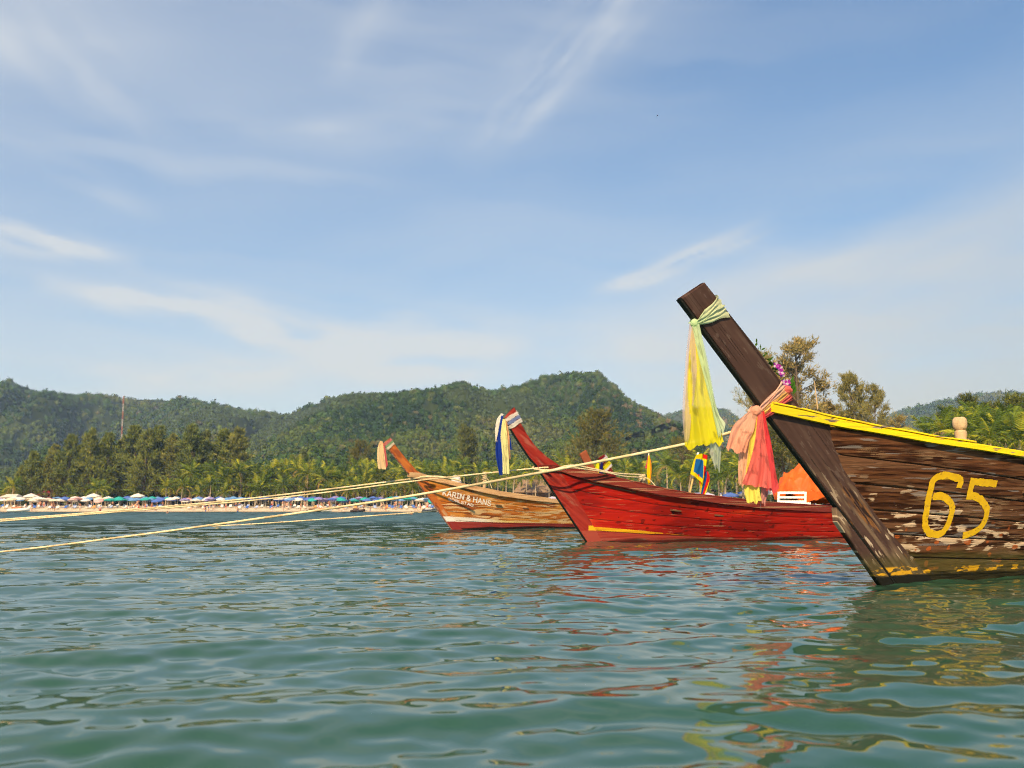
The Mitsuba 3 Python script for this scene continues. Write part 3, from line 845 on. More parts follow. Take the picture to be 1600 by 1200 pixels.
# turned mooring post behind the rail
prof = [(0.0, 0.0), (0.085, 0.0), (0.085, 0.02), (0.062, 0.05), (0.055, 0.085), (0.064, 0.125), (0.060, 0.155), (0.046, 0.168), (0.066, 0.188), (0.072, 0.215), (0.074, 0.25), (0.068, 0.285), (0.050, 0.305), (0.0, 0.308)]
rev = trimesh.creation.revolve(np.array(prof), sections=12)
pv = np.array(rev.vertices)
k6 = 1 + 0.05 * np.sign(np.sin(np.arctan2(pv[:, 1], pv[:, 0]) * 3)) * (pv[:, 2] > 0.17)
pv[:, :2] *= k6[:, None]
base = H65.world(np.array(1.0), np.array(H65.half(np.array(1.7), 1.0) - 0.13), np.array(1.40))
scene['mat_raw_wood'] = two({'type': 'diffuse', 'reflectance': proc(lambda p, n, uv: mix((0.42, 0.29, 0.16), (0.62, 0.47, 0.30), fbm(p.x * 25, p.y * 25, p.z * 9)))})
part(b65, 'mooring_post', ply((pv + base, np.array(rev.faces)), 'mat_raw_wood', 35))
v, f, uv = tube([H65.world(np.array(-1.0), np.array(0.03), np.array(1.70)), H65.world(np.array(-1.02), np.array(0.02), np.array(1.97))], [0.006, 0.005], 6)
part(b65, 'bamboo_stick', ply((v + np.array([0.06, 0.0, 0.0]), f), 'mat_raw_wood', False))

# the red boat, second
HR = Hull((1.67, 21.683), 28, [(-0.686, 1.545), (-0.357, 1.103), (0.223, 0.252), (0.391, -0.006)],
          [(-0.686, 1.56), (-0.636, 1.523), (0.054, 1.345), (1.079, 1.149), (1.539, 1.060), (2.349, 0.962), (3.169, 0.862), (4.314, 0.765), (6.709, 0.655)], beam=0.80, fill=0.4, th=0.09, length=10.0)
bR = boat('red longtail boat with curved prow and yellow waterline stripe', HR,
          [(0.28, -0.38), (0.0, 0.0), (-1.176, 1.516), (-1.288, 1.681), (-1.48, 1.858), (-1.796, 2.267), (-1.95, 2.49), (-2.079, 2.701)],
          [(-1.844, 2.95), (-1.796, 2.826), (-1.69, 2.60), (-1.542, 2.374), (-1.40, 2.19), (-1.254, 2.046), (-1.012, 1.87), (-0.799, 1.748), (-0.6, 1.62)],
          [(-1.288, 1.680), (-0.95, 1.70), (-0.636, 1.64), (-0.291, 1.595), (0.779, 1.37), (1.544, 1.205), (2.354, 1.080), (4.324, 0.906), (6.719, 0.792)],
          ('mat_red_planks', 'mat_red_stem', 'mat_red_rail'), [0.0, 0.22, 0.38, 0.53, 0.69, 0.85, 1.0], cap=(9.6, 0.030, -0.002))
# the orange varnished boat, third
HO = Hull((-2.154, 34.765), 36, [(-1.088, 1.77), (-0.44, 0.863), (0.243, 0.179), (0.437, -0.028)],
          [(-1.088, 1.765), (0.177, 1.499), (0.9, 1.34), (1.627, 1.212), (3.0, 1.05), (4.392, 0.942), (6.0, 0.86)], beam=0.80, fill=0.4, th=0.09, length=8.0)
bO = boat('orange varnished longtail boat with two names lettered in white on its bow', HO,
          [(0.30, -0.38), (0.0, 0.0), (-1.558, 1.797), (-1.871, 2.014), (-2.337, 2.491), (-2.58, 2.75), (-2.798, 2.984)],
          [(-2.576, 3.193), (-2.344, 2.913), (-2.1, 2.655), (-1.878, 2.438), (-1.511, 2.089), (-1.248, 1.96), (-1.0, 1.85)],
          [(-1.80, 2.02), (-1.40, 2.01), (-1.088, 1.93), (0.172, 1.648), (1.627, 1.385), (4.392, 1.080), (6.0, 0.99)],
          ('mat_orange_planks', 'mat_orange_stem', 'mat_pale_rail'), [0.0, 0.22, 0.38, 0.53, 0.69, 0.85, 1.0], edge_mat='mat_orange_stem')
scene['mat_white_paint'] = two({'type': 'diffuse', 'reflectance': rgb(0.78, 0.75, 0.70)})


def lettering(text, s0, z0, s1, z1, height):
    m = meshkit.text_mesh(text, 1.0, 0.02, bold=True)
    v, f = np.array(m.vertices), np.array(m.faces)
    up = v[f][:, :, 2].min(1) > 0.019
    f = f[up]
    w = v[:, 0].max()
    s = s0 + (s1 - s0) * v[:, 0] / w
    z = z0 + (z1 - z0) * v[:, 0] / w + v[:, 1] * height
    t = HO.at_sz(s, z)
    used = np.unique(f)
    back = np.full(len(v), -1); back[used] = np.arange(len(used))
    return HO.world(s, t + 0.008, z)[used], back[f]


part(bO, 'lettering', ply(lettering('KARIN & HANS', -0.51, 1.245, 1.345, 0.845, 0.185), 'mat_white_paint', False))
part(bO, 'lettering', ply(lettering('SORLSTAD', -0.27, 1.055, 0.69, 0.825, 0.095), 'mat_white_paint', False))
labels[bO + '__lettering'] = {'label': 'white hand painted lettering KARIN & HANS'}
labels[bO + '__lettering_001'] = {'label': 'smaller second line of white lettering'}


# two more prows behind the red boat
def far_boat(label, tip, Yb, psi, stem_m, planks, rail, kind):
    top = at(*tip, Yb)
    k = top[2] / 2.85
    c, s_ = math.cos(math.radians(psi)), math.sin(math.radians(psi))
    fwd = 2.0 * k
    bow = (top[0] + fwd * c, top[1] + fwd * s_)
    sc = lambda pts: [(a * k, b * k if b > 0 else b) for a, b in pts]
    h = Hull(bow, psi, sc([(-0.686, 1.40), (-0.357, 1.0), (0.223, 0.252), (0.391, -0.006)]), sc([(-0.686, 1.41), (0.054, 1.16), (1.079, 0.86), (2.349, 0.72), (4.3, 0.62), (6.7, 0.60)]), beam=0.80, fill=0.4, th=0.10, length=7.0)
    return boat(label, h, [(0.28, -0.38)] + sc([(0.0, 0.0), (-1.10, 1.42), (-1.288, 1.60), (-1.48, 1.80), (-1.796, 2.267), (-2.10, 2.76)]),
                sc([(-1.80, 2.93), (-1.62, 2.60), (-1.40, 2.25), (-1.15, 1.94), (-0.95, 1.70), (-0.6, 1.48)]),
                sc([(-1.288, 1.60), (-0.7, 1.53), (-0.291, 1.40), (0.779, 1.08), (2.354, 0.84), (6.719, 0.74)]), (planks, stem_m, rail), [0.0, 0.22, 0.38, 0.53, 0.69, 0.85, 1.0], edge_mat=stem_m, thwarts=2), h


scene['mat_rust_prow'] = two({'type': 'diffuse', 'reflectance': proc(lambda p, n, uv: mix((0.26, 0.065, 0.030), (0.37, 0.115, 0.055), fbm(uv.x * 4, uv.y * 9)))})
scene['mat_maroon_prow'] = two({'type': 'diffuse', 'reflectance': proc(lambda p, n, uv: mix((0.120, 0.008, 0.010), (0.19, 0.016, 0.018), fbm(uv.x * 4, uv.y * 9)))})
bF1, HF1 = far_boat('plain rust brown boat prow without cloth, rising behind the red boat', (909, 706), 46.0, 30, 'mat_rust_prow', 'mat_orange_planks', 'mat_pale_rail', 0)
bF2, HF2 = far_boat('maroon boat prow wrapped in yellow and white cloth behind the red boat', (938, 713), 49.0, 30, 'mat_maroon_prow', 'mat_red_planks', 'mat_red_rail', 1)

# ------------------------------------------------------------------ cloth
for nm_, w_ in (('mat_sheer', 0.55), ('mat_gauze', 0.86)):       # thin voile: some of the light passes straight between the threads
    scene[nm_] = {'type': 'blendbsdf', 'weight': w_, 'a': {'type': 'null'}, 'b': {'type': 'principledthin', 'base_color': vertex_color, 'diff_trans': 0.9, 'roughness': 0.9, 'spec_trans': 0.0, 'eta': 1.06}}
def hang(K, ang, left, right, color, nu=26, nv=44, pleats=3, depth=0.03, seed=0, off=0.0, ragged=0.02, open_from=0.06, lean=0.0):
    """A cloth tail hanging below the knot K between a left and a right edge given as (metres along the wind direction, height)."""
    L, R = spline(left, nv), spline(right, nv)
    u = np.linspace(0, 1, nu)
    d = np.array([math.cos(math.radians(ang)), math.sin(math.radians(ang))])
    nrm = np.array([d[1], -d[0]])
    V = np.zeros((nv, nu, 3))
    r = rng(seed)
    ph = r.random(4) * 6.28
    for j in range(nv):
        w = j / (nv - 1)
        a = L[j, 0] + (R[j, 0] - L[j, 0]) * u
        z = L[j, 1] + (R[j, 1] - L[j, 1]) * u
        amp = depth * min(1, open_from + w * 1.3)
        q = np.stack([u * pleats * 1.5 + 0.5 * math.sin(2.3 * w + seed), u * 0 + w * 1.1, u * 0 + seed], -1)
        deep = meshkit.fbm(q, 3, seed) - 0.5
        fine = np.abs(meshkit.fbm(q * [2.7, 1.0, 1.0], 2, seed + 3) - 0.5)
        o = off + lean * w + amp * (3.4 * deep - 1.5 * fine + 0.3 * np.sin(u * 4 + 5 * w + ph[2]))
        z = z + (ragged * (meshkit.noise(np.stack([u * 9, u * 0 + seed, u * 0], -1), seed) - 0.5) * 2 + ragged * 0.7 * (meshkit.noise(np.stack([u * 31, u * 0, u * 0], -1), seed + 1) - 0.5)) * max(0, (w - 0.8) / 0.2)
        V[j] = np.stack([K[0] + a * d[0] + o * nrm[0], K[1] + a * d[1] + o * nrm[1], z], -1)
    U, W = np.meshgrid(u, np.linspace(0, 1, nv))
    C = np.array(color(U.ravel(), W.ravel())) if callable(color) else np.tile(np.array(color, float), (nu * nv, 1))
    return V.reshape(-1, 3), grid_faces(nv, nu), C


def faded_fold_shade(c0, c1, seed, fold_streaks=14):
    c0, c1 = np.array(c0, float), np.array(c1, float)

    def fn(u, w):
        k = np.clip(0.25 + 0.55 * w + 0.5 * (meshkit.fbm(np.stack([u * fold_streaks, w * 3, u * 0], -1), 3, seed) - 0.5), 0, 1)[:, None]  # fade towards the hem, with fold shading put into the colour as streaks
        stain = np.clip((meshkit.fbm(np.stack([u * 6, w * 9, u * 0 + 2], -1), 3, seed + 7) - 0.62) * 5, 0, 0.35)[:, None]
        return (c0 * (1 - k) + c1 * k) * (1 - stain)
    return fn


def wrap(hull, s, z, axis, w2, tilt, wl, wr, color, seed, pleats=4, na=72, nb=14, out=0.012, puff=0.010):
    """A band of cloth wound once round the stem board: narrow (wl) at the front edge, wide (wr) at the back edge."""
    ax = np.array(axis, float); ax /= np.linalg.norm(ax)
    pe = np.array([-ax[1], ax[0]])
    if pe[0] < 0:
        pe = -pe
    th = hull.th / 2
    a = np.linspace(0, 2 * math.pi, na)
    n = 5.0
    ca, sa = np.cos(a), np.sin(a)
    e = np.sign(ca) * np.abs(ca) ** (2 / n) * (w2 + out)
    t = np.sign(sa) * np.abs(sa) ** (2 / n) * (th + out)
    b = np.linspace(-1, 1, nb)
    k = (e / (w2 + out) + 1) / 2                      # 0 at the front edge, 1 at the back
    width = wl + (wr - wl) * k
    fold = np.sin(b[None, :] * pleats * 3.1 + 2.0 * k[:, None] + seed) * puff * (0.4 + 0.9 * (1 - np.abs(b[None, :])))
    along = b[None, :] * width[:, None] / 2 + (tilt * (k - 0.5))[:, None] + 0.008 * np.sin(b[None, :] * 5 + k[:, None] * 9)
    # points, pushed outwards by the folds
    ge = np.sign(e)[:, None] * (np.abs(e)[:, None] + fold * (np.abs(ca)[:, None] ** 3))
    gt = np.sign(t)[:, None] * (np.abs(t)[:, None] + fold + puff)
    S = s + ge * pe[0] + along * ax[0]
    Z = z + ge * pe[1] + along * ax[1]
    V = hull.world(S, gt, Z)
    U, W = np.meshgrid(b, k)
    C = np.array(color((W.ravel()), (U.ravel() + 1) / 2)) if callable(color) else np.tile(np.array(color, float), (na * nb, 1))
    return V.reshape(-1, 3), grid_faces(na, nb), C


def bunch(c, r, color, seed, squash=(1, 1, 1)):
    m = trimesh.creation.icosphere(subdivisions=3)
    v = np.array(m.vertices)
    v = v * (0.75 + 0.5 * meshkit.fbm(v * 2.6 + seed * 5, 3, seed)[:, None]) * r * np.array(squash) + np.array(c)
    k = 0.85 + 0.3 * meshkit.noise(v * 40, seed)
    return v, np.array(m.faces), np.array(color)[None] * k[:, None]


YEL, MINT, PINKG = (0.80, 0.72, 0.012), (0.62, 0.80, 0.52), (0.66, 0.55, 0.46)
up = thing('scarf', 'pale green and yellow scarf tied high on the bare dark brown prow', 'scarf')
Ku = np.array([1.598, 8.331, 2.363])
front_up = H65.world(np.array(-2.535), np.array(0.0), np.array(2.37))
v, f, c = wrap(H65, -2.366, 2.468, (0.66, -0.75), 0.188, 0.085, 0.055, 0.235, lambda u, w: faded_fold_shade((0.60, 0.80, 0.46), (0.82, 0.84, 0.54), 3)(w, u), 1.0, 5)
part(up, 'wrap', ply((v, f), 'mat_cloth', True, color=c))
v, f, c = bunch(front_up + [0.0, -0.02, 0.0], 0.034, (0.60, 0.80, 0.46), 4, (1.0, 1.1, 1.2))
part(up, 'knot', ply((v, f), 'mat_cloth', True, color=c))
sheets = [
    ([(-0.03, 2.37), (-0.07, 2.06), (-0.11, 1.61), (-0.10, 1.33)], [(0.01, 2.37), (0.03, 2.06), (0.01, 1.83), (-0.06, 1.33)], faded_fold_shade((0.80, 0.55, 0.46), (0.72, 0.64, 0.54), 1), 2, 0.020, 0.015, 0.02),
    ([(-0.01, 2.35), (-0.05, 2.06), (-0.09, 1.61), (-0.10, 1.27)], [(0.03, 2.35), (0.10, 2.06), (0.175, 1.60), (0.235, 1.31)], faded_fold_shade((0.80, 0.72, 0.06), (0.82, 0.76, 0.008), 2), 4, 0.034, 0.0, 0.03),
    ([(-0.01, 2.36), (0.045, 2.06), (0.135, 1.66), (0.185, 1.36)], [(0.055, 2.36), (0.125, 1.99), (0.18, 1.64), (0.255, 1.43)], faded_fold_shade((0.60, 0.80, 0.46), (0.66, 0.78, 0.58), 5), 3, 0.022, 0.03, 0.05),
    ([(0.08, 1.55), (0.11, 1.35), (0.115, 1.22), (0.15, 1.12)], [(0.14, 1.55), (0.20, 1.35), (0.21, 1.27), (0.19, 1.10)], faded_fold_shade((0.66, 0.78, 0.62), (0.68, 0.76, 0.66), 6), 3, 0.02, -0.05, 0.05)]
for i, (l, r_, colr, pl, dp, off, rag) in enumerate(sheets):
    v, f, c = hang(Ku, -15, l, r_, colr, pleats=pl, depth=dp, seed=20 + i, off=off, ragged=rag)
    part(up, 'tail', ply((v, f), ('mat_sheer', 'mat_gauze', 'mat_gauze', 'mat_sheer')[i], True, color=c))

lo = thing('scarf', 'red salmon and yellow scarf knotted where the brown prow meets the yellow gunwale', 'scarf')
Kl = np.array([2.226, 8.771, 1.624])
for i, (s, z, tl, wl_, wr_, c0, c1) in enumerate([(-1.60, 1.762, 0.06, 0.05, 0.11, (0.82, 0.46, 0.34), (0.84, 0.58, 0.46)), (-1.565, 1.722, 0.085, 0.04, 0.085, (0.84, 0.64, 0.10), (0.84, 0.50, 0.24)), (-1.535, 1.688, 0.10, 0.04, 0.075, (0.70, 0.08, 0.09), (0.76, 0.20, 0.18))]):
    v, f, c = wrap(H65, s, z, (0.66, -0.75), 0.228, tl, wl_, wr_, lambda u, w, c0=c0, c1=c1: faded_fold_shade(c0, c1, 30)(w, u), 2.0 + i, 4, out=0.012 + 0.004 * i, puff=0.012)
    part(lo, 'wrap', ply((v, f), 'mat_cloth', True, color=c))
v, f, c = bunch(Kl + [0.01, -0.03, 0.015], 0.052, (0.80, 0.42, 0.30), 5, (1.0, 1, 0.9))
part(lo, 'knot', ply((v, f), 'mat_cloth', True, color=c))
v, f, c = bunch(H65.world(np.array(-1.375), np.array(0.04), np.array(1.86)), 0.045, (0.74, 0.18, 0.16), 8, (1.3, 1, 0.9))
part(lo, 'knot', ply((v, f), 'mat_cloth', True, color=c))
sheets = [
    ([(-0.03, 1.65), (-0.12, 1.42), (-0.16, 1.15), (-0.165, 0.98)], [(0.02, 1.65), (-0.02, 1.36), (-0.06, 1.15), (-0.12, 0.95)], faded_fold_shade((0.80, 0.42, 0.28), (0.80, 0.52, 0.36), 11), 2, 0.025, 0.0, 0.02, (0.0)),
    ([(-0.04, 1.64), (-0.17, 1.53), (-0.215, 1.45), (-0.26, 1.29)], [(0.03, 1.64), (-0.01, 1.46), (-0.06, 1.36), (-0.09, 1.24)], faded_fold_shade((0.82, 0.50, 0.38), (0.80, 0.33, 0.22), 12), 3, 0.030, 0.05, 0.02, 0.02),
    ([(0.01, 1.62), (-0.05, 1.36), (-0.11, 0.95), (-0.10, 0.81)], [(0.05, 1.62), (0.01, 1.36), (0.02, 0.95), (0.04, 0.82)], faded_fold_shade((0.84, 0.70, 0.12), (0.86, 0.76, 0.16), 13), 3, 0.022, 0.03, 0.03, 0.0),
    ([(0.03, 1.62), (-0.005, 1.36), (-0.06, 1.15), (-0.13, 0.97)], [(0.07, 1.63), (0.09, 1.36), (0.12, 1.10), (0.13, 0.93)], faded_fold_shade((0.70, 0.13, 0.12), (0.76, 0.20, 0.18), 14), 4, 0.034, 0.045, 0.012, 0.02),
    ([(0.05, 1.62), (0.06, 1.36), (0.08, 1.10), (0.075, 0.90)], [(0.085, 1.64), (0.135, 1.36), (0.165, 1.12), (0.195, 0.91)], faded_fold_shade((0.64, 0.025, 0.04), (0.68, 0.10, 0.11), 15), 2, 0.022, 0.02, 0.03, 0.0),
    ([(0.02, 1.2), (0.03, 1.0), (0.035, 0.90), (0.02, 0.79)], [(0.06, 1.2), (0.09, 1.0), (0.10, 0.92), (0.075, 0.80)], faded_fold_shade((0.62, 0.20, 0.18), (0.66, 0.34, 0.30), 16), 3, 0.02, -0.02, 0.04, 0.0)]
for i, (l, r_, colr, pl, dp, off, rag, ln) in enumerate(sheets):
    v, f, c = hang(Kl, -15, l, r_, colr, pleats=pl, depth=dp, seed=40 + i, off=off, ragged=rag, lean=ln)
    part(lo, 'tail', ply((v, f), 'mat_cloth', True, color=c))

WHITE, BLUE, CREAM, PEACH = (0.80, 0.78, 0.72), (0.020, 0.055, 0.36), (0.80, 0.76, 0.30), (0.80, 0.44, 0.20)
rs = thing('scarf', 'white blue yellow and peach ribbons tied round the tip of the red prow', 'scarf')
for i, (ds, colr, w_) in enumerate([(0.0, WHITE, 0.095), (0.085, (0.22, 0.28, 0.55), 0.085), (0.175, WHITE, 0.10)]):
    v, f, c = wrap(HR, -1.915 + ds * 0.52, 2.74 - ds * 0.85, (0.52, -0.85), 0.165, 0.0, w_ * 0.9, w_, faded_fold_shade(colr, colr, 50 + i), i, 2, out=0.012, puff=0.006)
    part(rs, 'wrap', ply((v, f), 'mat_cloth', True, color=c))
Kr = np.array([-0.235, 20.67, 2.739])
for i, (l, r_, colr, pl, dp, off) in enumerate([
    ([(0.0, 2.80), (-0.09, 2.67), (-0.13, 2.45), (-0.12, 2.19)], [(0.06, 2.78), (-0.02, 2.62), (-0.06, 2.40), (-0.07, 2.16)], faded_fold_shade(WHITE, (0.80, 0.72, 0.55), 60), 1, 0.02, 0.0),
    ([(0.0, 2.74), (-0.05, 2.45), (-0.12, 2.00), (-0.04, 1.47)], [(0.05, 2.74), (0.0, 2.40), (0.03, 1.95), (0.03, 1.46)], faded_fold_shade((0.012, 0.040, 0.30), BLUE, 61), 2, 0.03, 0.02),
    ([(0.03, 2.67), (-0.01, 2.32), (0.02, 1.95), (0.04, 1.49)], [(0.09, 2.67), (0.13, 2.32), (0.16, 1.95), (0.18, 1.49)], faded_fold_shade(CREAM, (0.80, 0.78, 0.40), 62), 2, 0.025, 0.05),
    ([(0.07, 2.67), (0.08, 2.40), (0.06, 2.1), (0.08, 1.76)], [(0.12, 2.64), (0.18, 2.30), (0.19, 2.05), (0.20, 1.81)], faded_fold_shade(PEACH, (0.80, 0.40, 0.22), 63), 2, 0.025, -0.01),
    ([(0.11, 2.55), (0.17, 2.25), (0.19, 2.08), (0.20, 2.02)], [(0.13, 2.50), (0.20, 2.25), (0.22, 2.10), (0.23, 2.00)], faded_fold_shade(BLUE, (0.012, 0.040, 0.30), 64), 1, 0.01, -0.03)]):
    v, f, c = hang(Kr, 0, l, r_, colr, pleats=pl, depth=dp, seed=70 + i, off=off, ragged=0.01)
    part(rs, 'tail', ply((v, f), 'mat_cloth', True, color=c))

os_ = thing('scarf', 'short peach scarf hanging from the tip of the orange prow', 'scarf')
for i, (ds, colr, w_) in enumerate([(0.0, (0.66, 0.25, 0.24), 0.09), (0.08, (0.25, 0.48, 0.25), 0.08), (0.16, (0.80, 0.74, 0.58), 0.09)]):
    v, f, c = wrap(HO, -2.66 + ds * 0.6, 3.04 - ds * 0.8, (0.63, -0.77), 0.165, 0.0, w_, w_, faded_fold_shade(colr, colr, 80 + i), i, 2, out=0.014, puff=0.006)
    part(os_, 'wrap', ply((v, f), 'mat_cloth', True, color=c))
Ko = np.array([-4.519, 33.046, 3.045])
for i, (l, r_, colr, pl, off) in enumerate([
    ([(-0.02, 3.07), (-0.10, 2.85), (-0.11, 2.5), (-0.07, 2.12)], [(0.07, 3.05), (0.12, 2.75), (0.16, 2.45), (0.20, 2.10)], faded_fold_shade((0.82, 0.52, 0.26), (0.82, 0.62, 0.36), 81), 3, 0.03),
    ([(0.04, 3.0), (0.10, 2.75), (0.14, 2.5), (0.17, 2.10)], [(0.11, 3.0), (0.18, 2.70), (0.21, 2.5), (0.26, 2.25)], faded_fold_shade((0.62, 0.10, 0.12), (0.66, 0.16, 0.18), 82), 2, 0.0)]):
    v, f, c = hang(Ko, 0, l, r_, colr, pleats=pl, depth=0.03, seed=90 + i, off=off)
    part(os_, 'tail', ply((v, f), 'mat_cloth', True, color=c))

fs = thing('scarf', 'yellow white and dark blue cloth on the maroon prow behind the red boat', 'scarf')
kF = HF2.bow
tipF = np.array([-1.85, 2.72]) * (at(938, 713, 49.0)[2] / 2.85)
for i, (ds, colr, w_) in enumerate([(0.0, (0.66, 0.62, 0.64), 0.16), (0.16, (0.16, 0.015, 0.03), 0.16), (0.32, YEL, 0.24), (0.50, WHITE, 0.14)]):
    v, f, c = wrap(HF2, tipF[0] + ds * 0.55, tipF[1] - ds * 0.83, (0.55, -0.83), 0.25, -0.05, w_, w_ * 1.1, faded_fold_shade(colr, colr, 84 + i), i, 2, out=0.02, puff=0.01)
    part(fs, 'wrap', ply((v, f), 'mat_cloth', True, color=c))
Kf = at(933, 721, 48.9)
for i, (a0, a1, colr, zb_) in enumerate([(-0.12, 0.10, YEL, -1.05), (0.10, 0.28, (0.02, 0.02, 0.16), -1.0)]):
    v, f, c = hang(Kf, 0, [(a0 + 0.12, Kf[2]), (a0, Kf[2] - 0.4), (a0 - 0.05, Kf[2] + zb_)], [(a1, Kf[2]), (a1, Kf[2] - 0.4), (a1 - 0.05, Kf[2] + zb_)], faded_fold_shade(colr, colr, 88), pleats=2, depth=0.04, seed=95 + i)
    part(fs, 'tail', ply((v, f), 'mat_cloth', True, color=c))

# garland of orchids on the brown stem
ga = thing('garland', 'purple and white orchid garland with green leaves behind the brown prow', 'garland')
gr = rng(8)


def stem_back(k, out):
    a = np.array([-1.744, 2.222]); b = np.array([-1.30, 1.85])
    p = a + (b - a) * k
    return H65.world(np.array(p[0] + 0.66 * out), np.array(0.0), np.array(p[1] + 0.75 * out))


LV, LC = [], []
for k in range(60):
    t = gr.random() ** 0.8
    p = stem_back(t, 0.015 + 0.05 * gr.random()) + gr.normal(0, 0.012, 3)
    d = gr.normal(size=3); d[2] += 0.4; d /= np.linalg.norm(d)
    q = np.cross(d, gr.normal(size=3)); q /= np.linalg.norm(q)
    l = 0.035 + 0.05 * gr.random()
    LV += [p, p + d * l * 0.5 + q * 0.012, p + d * l, p, p + d * l, p + d * l * 0.5 - q * 0.012]
    LC += [np.array([0.06, 0.13, 0.02]) * (0.6 + gr.random())] * 6
part(ga, 'leaves', ply((np.array(LV), np.arange(len(LV)).reshape(-1, 3)), 'mat_leaf', False, color=np.array(LC)))
for k in range(9):
    t = (0.50, 0.58, 0.64, 0.62, 0.80, 0.88, 0.92, 0.86, 0.72)[k]
    p = stem_back(t, 0.03 + 0.05 * gr.random()) + np.array([0, -0.03, 0]) + gr.normal(0, 0.012, 3)
    V, C = [], []
    for i in range(5):
        a = i * 1.2566 + k
        d = np.array([math.cos(a), -0.35, math.sin(a)]); q = np.array([-math.sin(a), 0, math.cos(a)])
        V += [p, p + d * 0.018 + q * 0.012, p + d * 0.034, p, p + d * 0.034, p + d * 0.018 - q * 0.012]
        C += [np.array([0.72, 0.55, 0.72]) if i % 2 else np.array([0.42, 0.035, 0.42])] * 6
    part(ga, 'flower', ply((np.array(V), np.arange(len(V)).reshape(-1, 3)), 'mat_cloth', False, color=np.array(C)))
LV = []
for k in range(3):
    p = stem_back(1.0 + 0.06 * k, 0.03); d = np.array([0.35, 0.15, 0.9]); l = 0.16 - 0.03 * k
    q = np.array([0.9, 0.1, -0.3])
    LV += [p, p + d * l * 0.5 + q * 0.022, p + d * l, p, p + d * l, p + d * l * 0.5 - q * 0.022]
part(ga, 'leaves', ply((np.array(LV), np.arange(len(LV)).reshape(-1, 3)), 'mat_leaf', False, color=np.tile([0.05, 0.14, 0.02], (len(LV), 1))))


# ------------------------------------------------------------------ ropes
def rope(label, pts, r, n=90, group=None, key=None, base='mooring_rope'):
    v, f, uv = tube(spline(pts, n), r, 8)
    k = thing(base, label, 'rope', group)
    scene[k] = ply((v, f), 'mat_rope', True, uv)
    return k


tab = [(0.0, 1.50), (0.042, 1.347), (0.15, 1.07), (0.249, 0.845), (0.369, 0.62), (0.514, 0.366), (0.694, 0.08), (1.0, -0.30)]
rope('thick pale rope stretched from the brown bow across both other boats', [(2.2 - 14.7 * a, 8.75 + 9.05 * a, z) for a, z in tab], 0.0145, 140)
rope('mooring rope running left from the bow of the orange boat', [at(720, 751, 33.6), at(690, 745, 33.5), at(657, 745, 33.6), at(653, 747, 33.8), at(380, 780, 33.0), at(150, 800.5, 32.3), at(0, 812, 32), at(-160, 822, 31.7)], 0.028)
ln = lambda a: np.array([0.5 - 14.4 * a, 21.07 + 4.93 * a])
rope('mooring rope running left from the red bow past the front of the orange boat', [HR.world(np.array(-1.12), np.array(0.10), np.array(1.62)), HR.world(np.array(-1.30), np.array(0.05), np.array(1.63)), np.append(ln(0.1738), 1.40), np.append(ln(0.468), 0.955), np.append(ln(1.0), 0.405), np.append(ln(1.15), 0.27)], 0.017)
rope('thin rope slanting into the sea from the far side of the orange boat', [(-2.2, 35.8, 0.85), (-2.85, 35.6, 0.68), tuple(at(600, 804.5, 36.5)), tuple(at(400, 818.5, 38.0)), tuple(at(270, 825, 38.9))], 0.022)
rope('loose pale rope lying along the red bow to the rope wrapped post', [at(833, 729, 20.9), at(836, 733, 20.75), at(862, 734, 20.8), at(884, 728, 20.9), at(900, 727.5, 21.0), at(930, 733, 21.2), at(960, 739, 21.5), at(1003, 742, 22.0)], 0.017)
rope('second loose rope lying along the red bow below the first', [at(833, 731, 20.9), at(845, 735.5, 20.75), at(872, 735, 20.8), at(895, 731, 20.9), at(940, 737, 21.25), at(975, 744, 21.6), at(1004, 746, 22.0)], 0.014)


def post(holder_label, c, h, r, seed):
    k = thing('mooring_post', holder_label, 'post')
    v, f, uv = tube([c, c + [0.01, 0, h * 0.5], c + [0, 0, h]], [r, r * 0.95, r * 0.9], 10)
    part(k, 'post', ply((v, f), 'mat_raw_wood', True))
    g_ = rng(seed)
    for i in range(3):
        a = np.linspace(0, 6.283 * 2.4, 60)
        zz = c[2] + h * (0.25 + 0.22 * i) + a / 15 * h * 0.22
        rr = r + 0.016 + 0.010 * np.sin(a * 1.7 + i)
        v, f, uv = tube(np.stack([c[0] + rr * np.cos(a), c[1] + rr * np.sin(a), zz + 0.02 * np.sin(a + g_.random() * 6)], 1), 0.013, 6)
        part(k, 'rope_turn', ply((v, f), 'mat_rope', True, uv))
    v, f, uv = tube(spline([c + [0.0, -0.06, h * 0.75], c + [0.15, -0.08, h * 0.45], c + [0.28, -0.08, -0.03]], 20), 0.012, 6)
    part(k, 'rope_end', ply((v, f), 'mat_rope', True, uv))


post('rope wrapped post standing on the red foredeck beside the striped pennant', at(1004, 757, 22.2), 0.24, 0.05, 1)
post('rope wrapped post standing on the orange foredeck', at(757, 762, 35.4), 0.58, 0.07, 2)
# bundle of white cloth on the orange foredeck
k = thing('cloth_bundle', 'white cloth bundle lying on the orange foredeck', 'bundle')
v, f, c = bunch(at(713, 752.5, 34.8), 0.20, (0.78, 0.76, 0.76), 9, (0.9, 0.8, 1.1))
c = np.where((meshkit.noise(v * 9, 3) > 0.74)[:, None], np.array([0.50, 0.28, 0.42]), c)
scene[k] = ply((v, f), 'mat_cloth', True, color=c)


# ------------------------------------------------------------------ flags on the red boat
def pole(p0, p1, r0, r1, color):
    v, f, uv = tube([p0, (np.array(p0) + p1) / 2, p1], [r0, (r0 + r1) / 2, r1], 8)
    return ply((v, f), 'mat_paint', True, color=np.tile(color, (len(v), 1)))


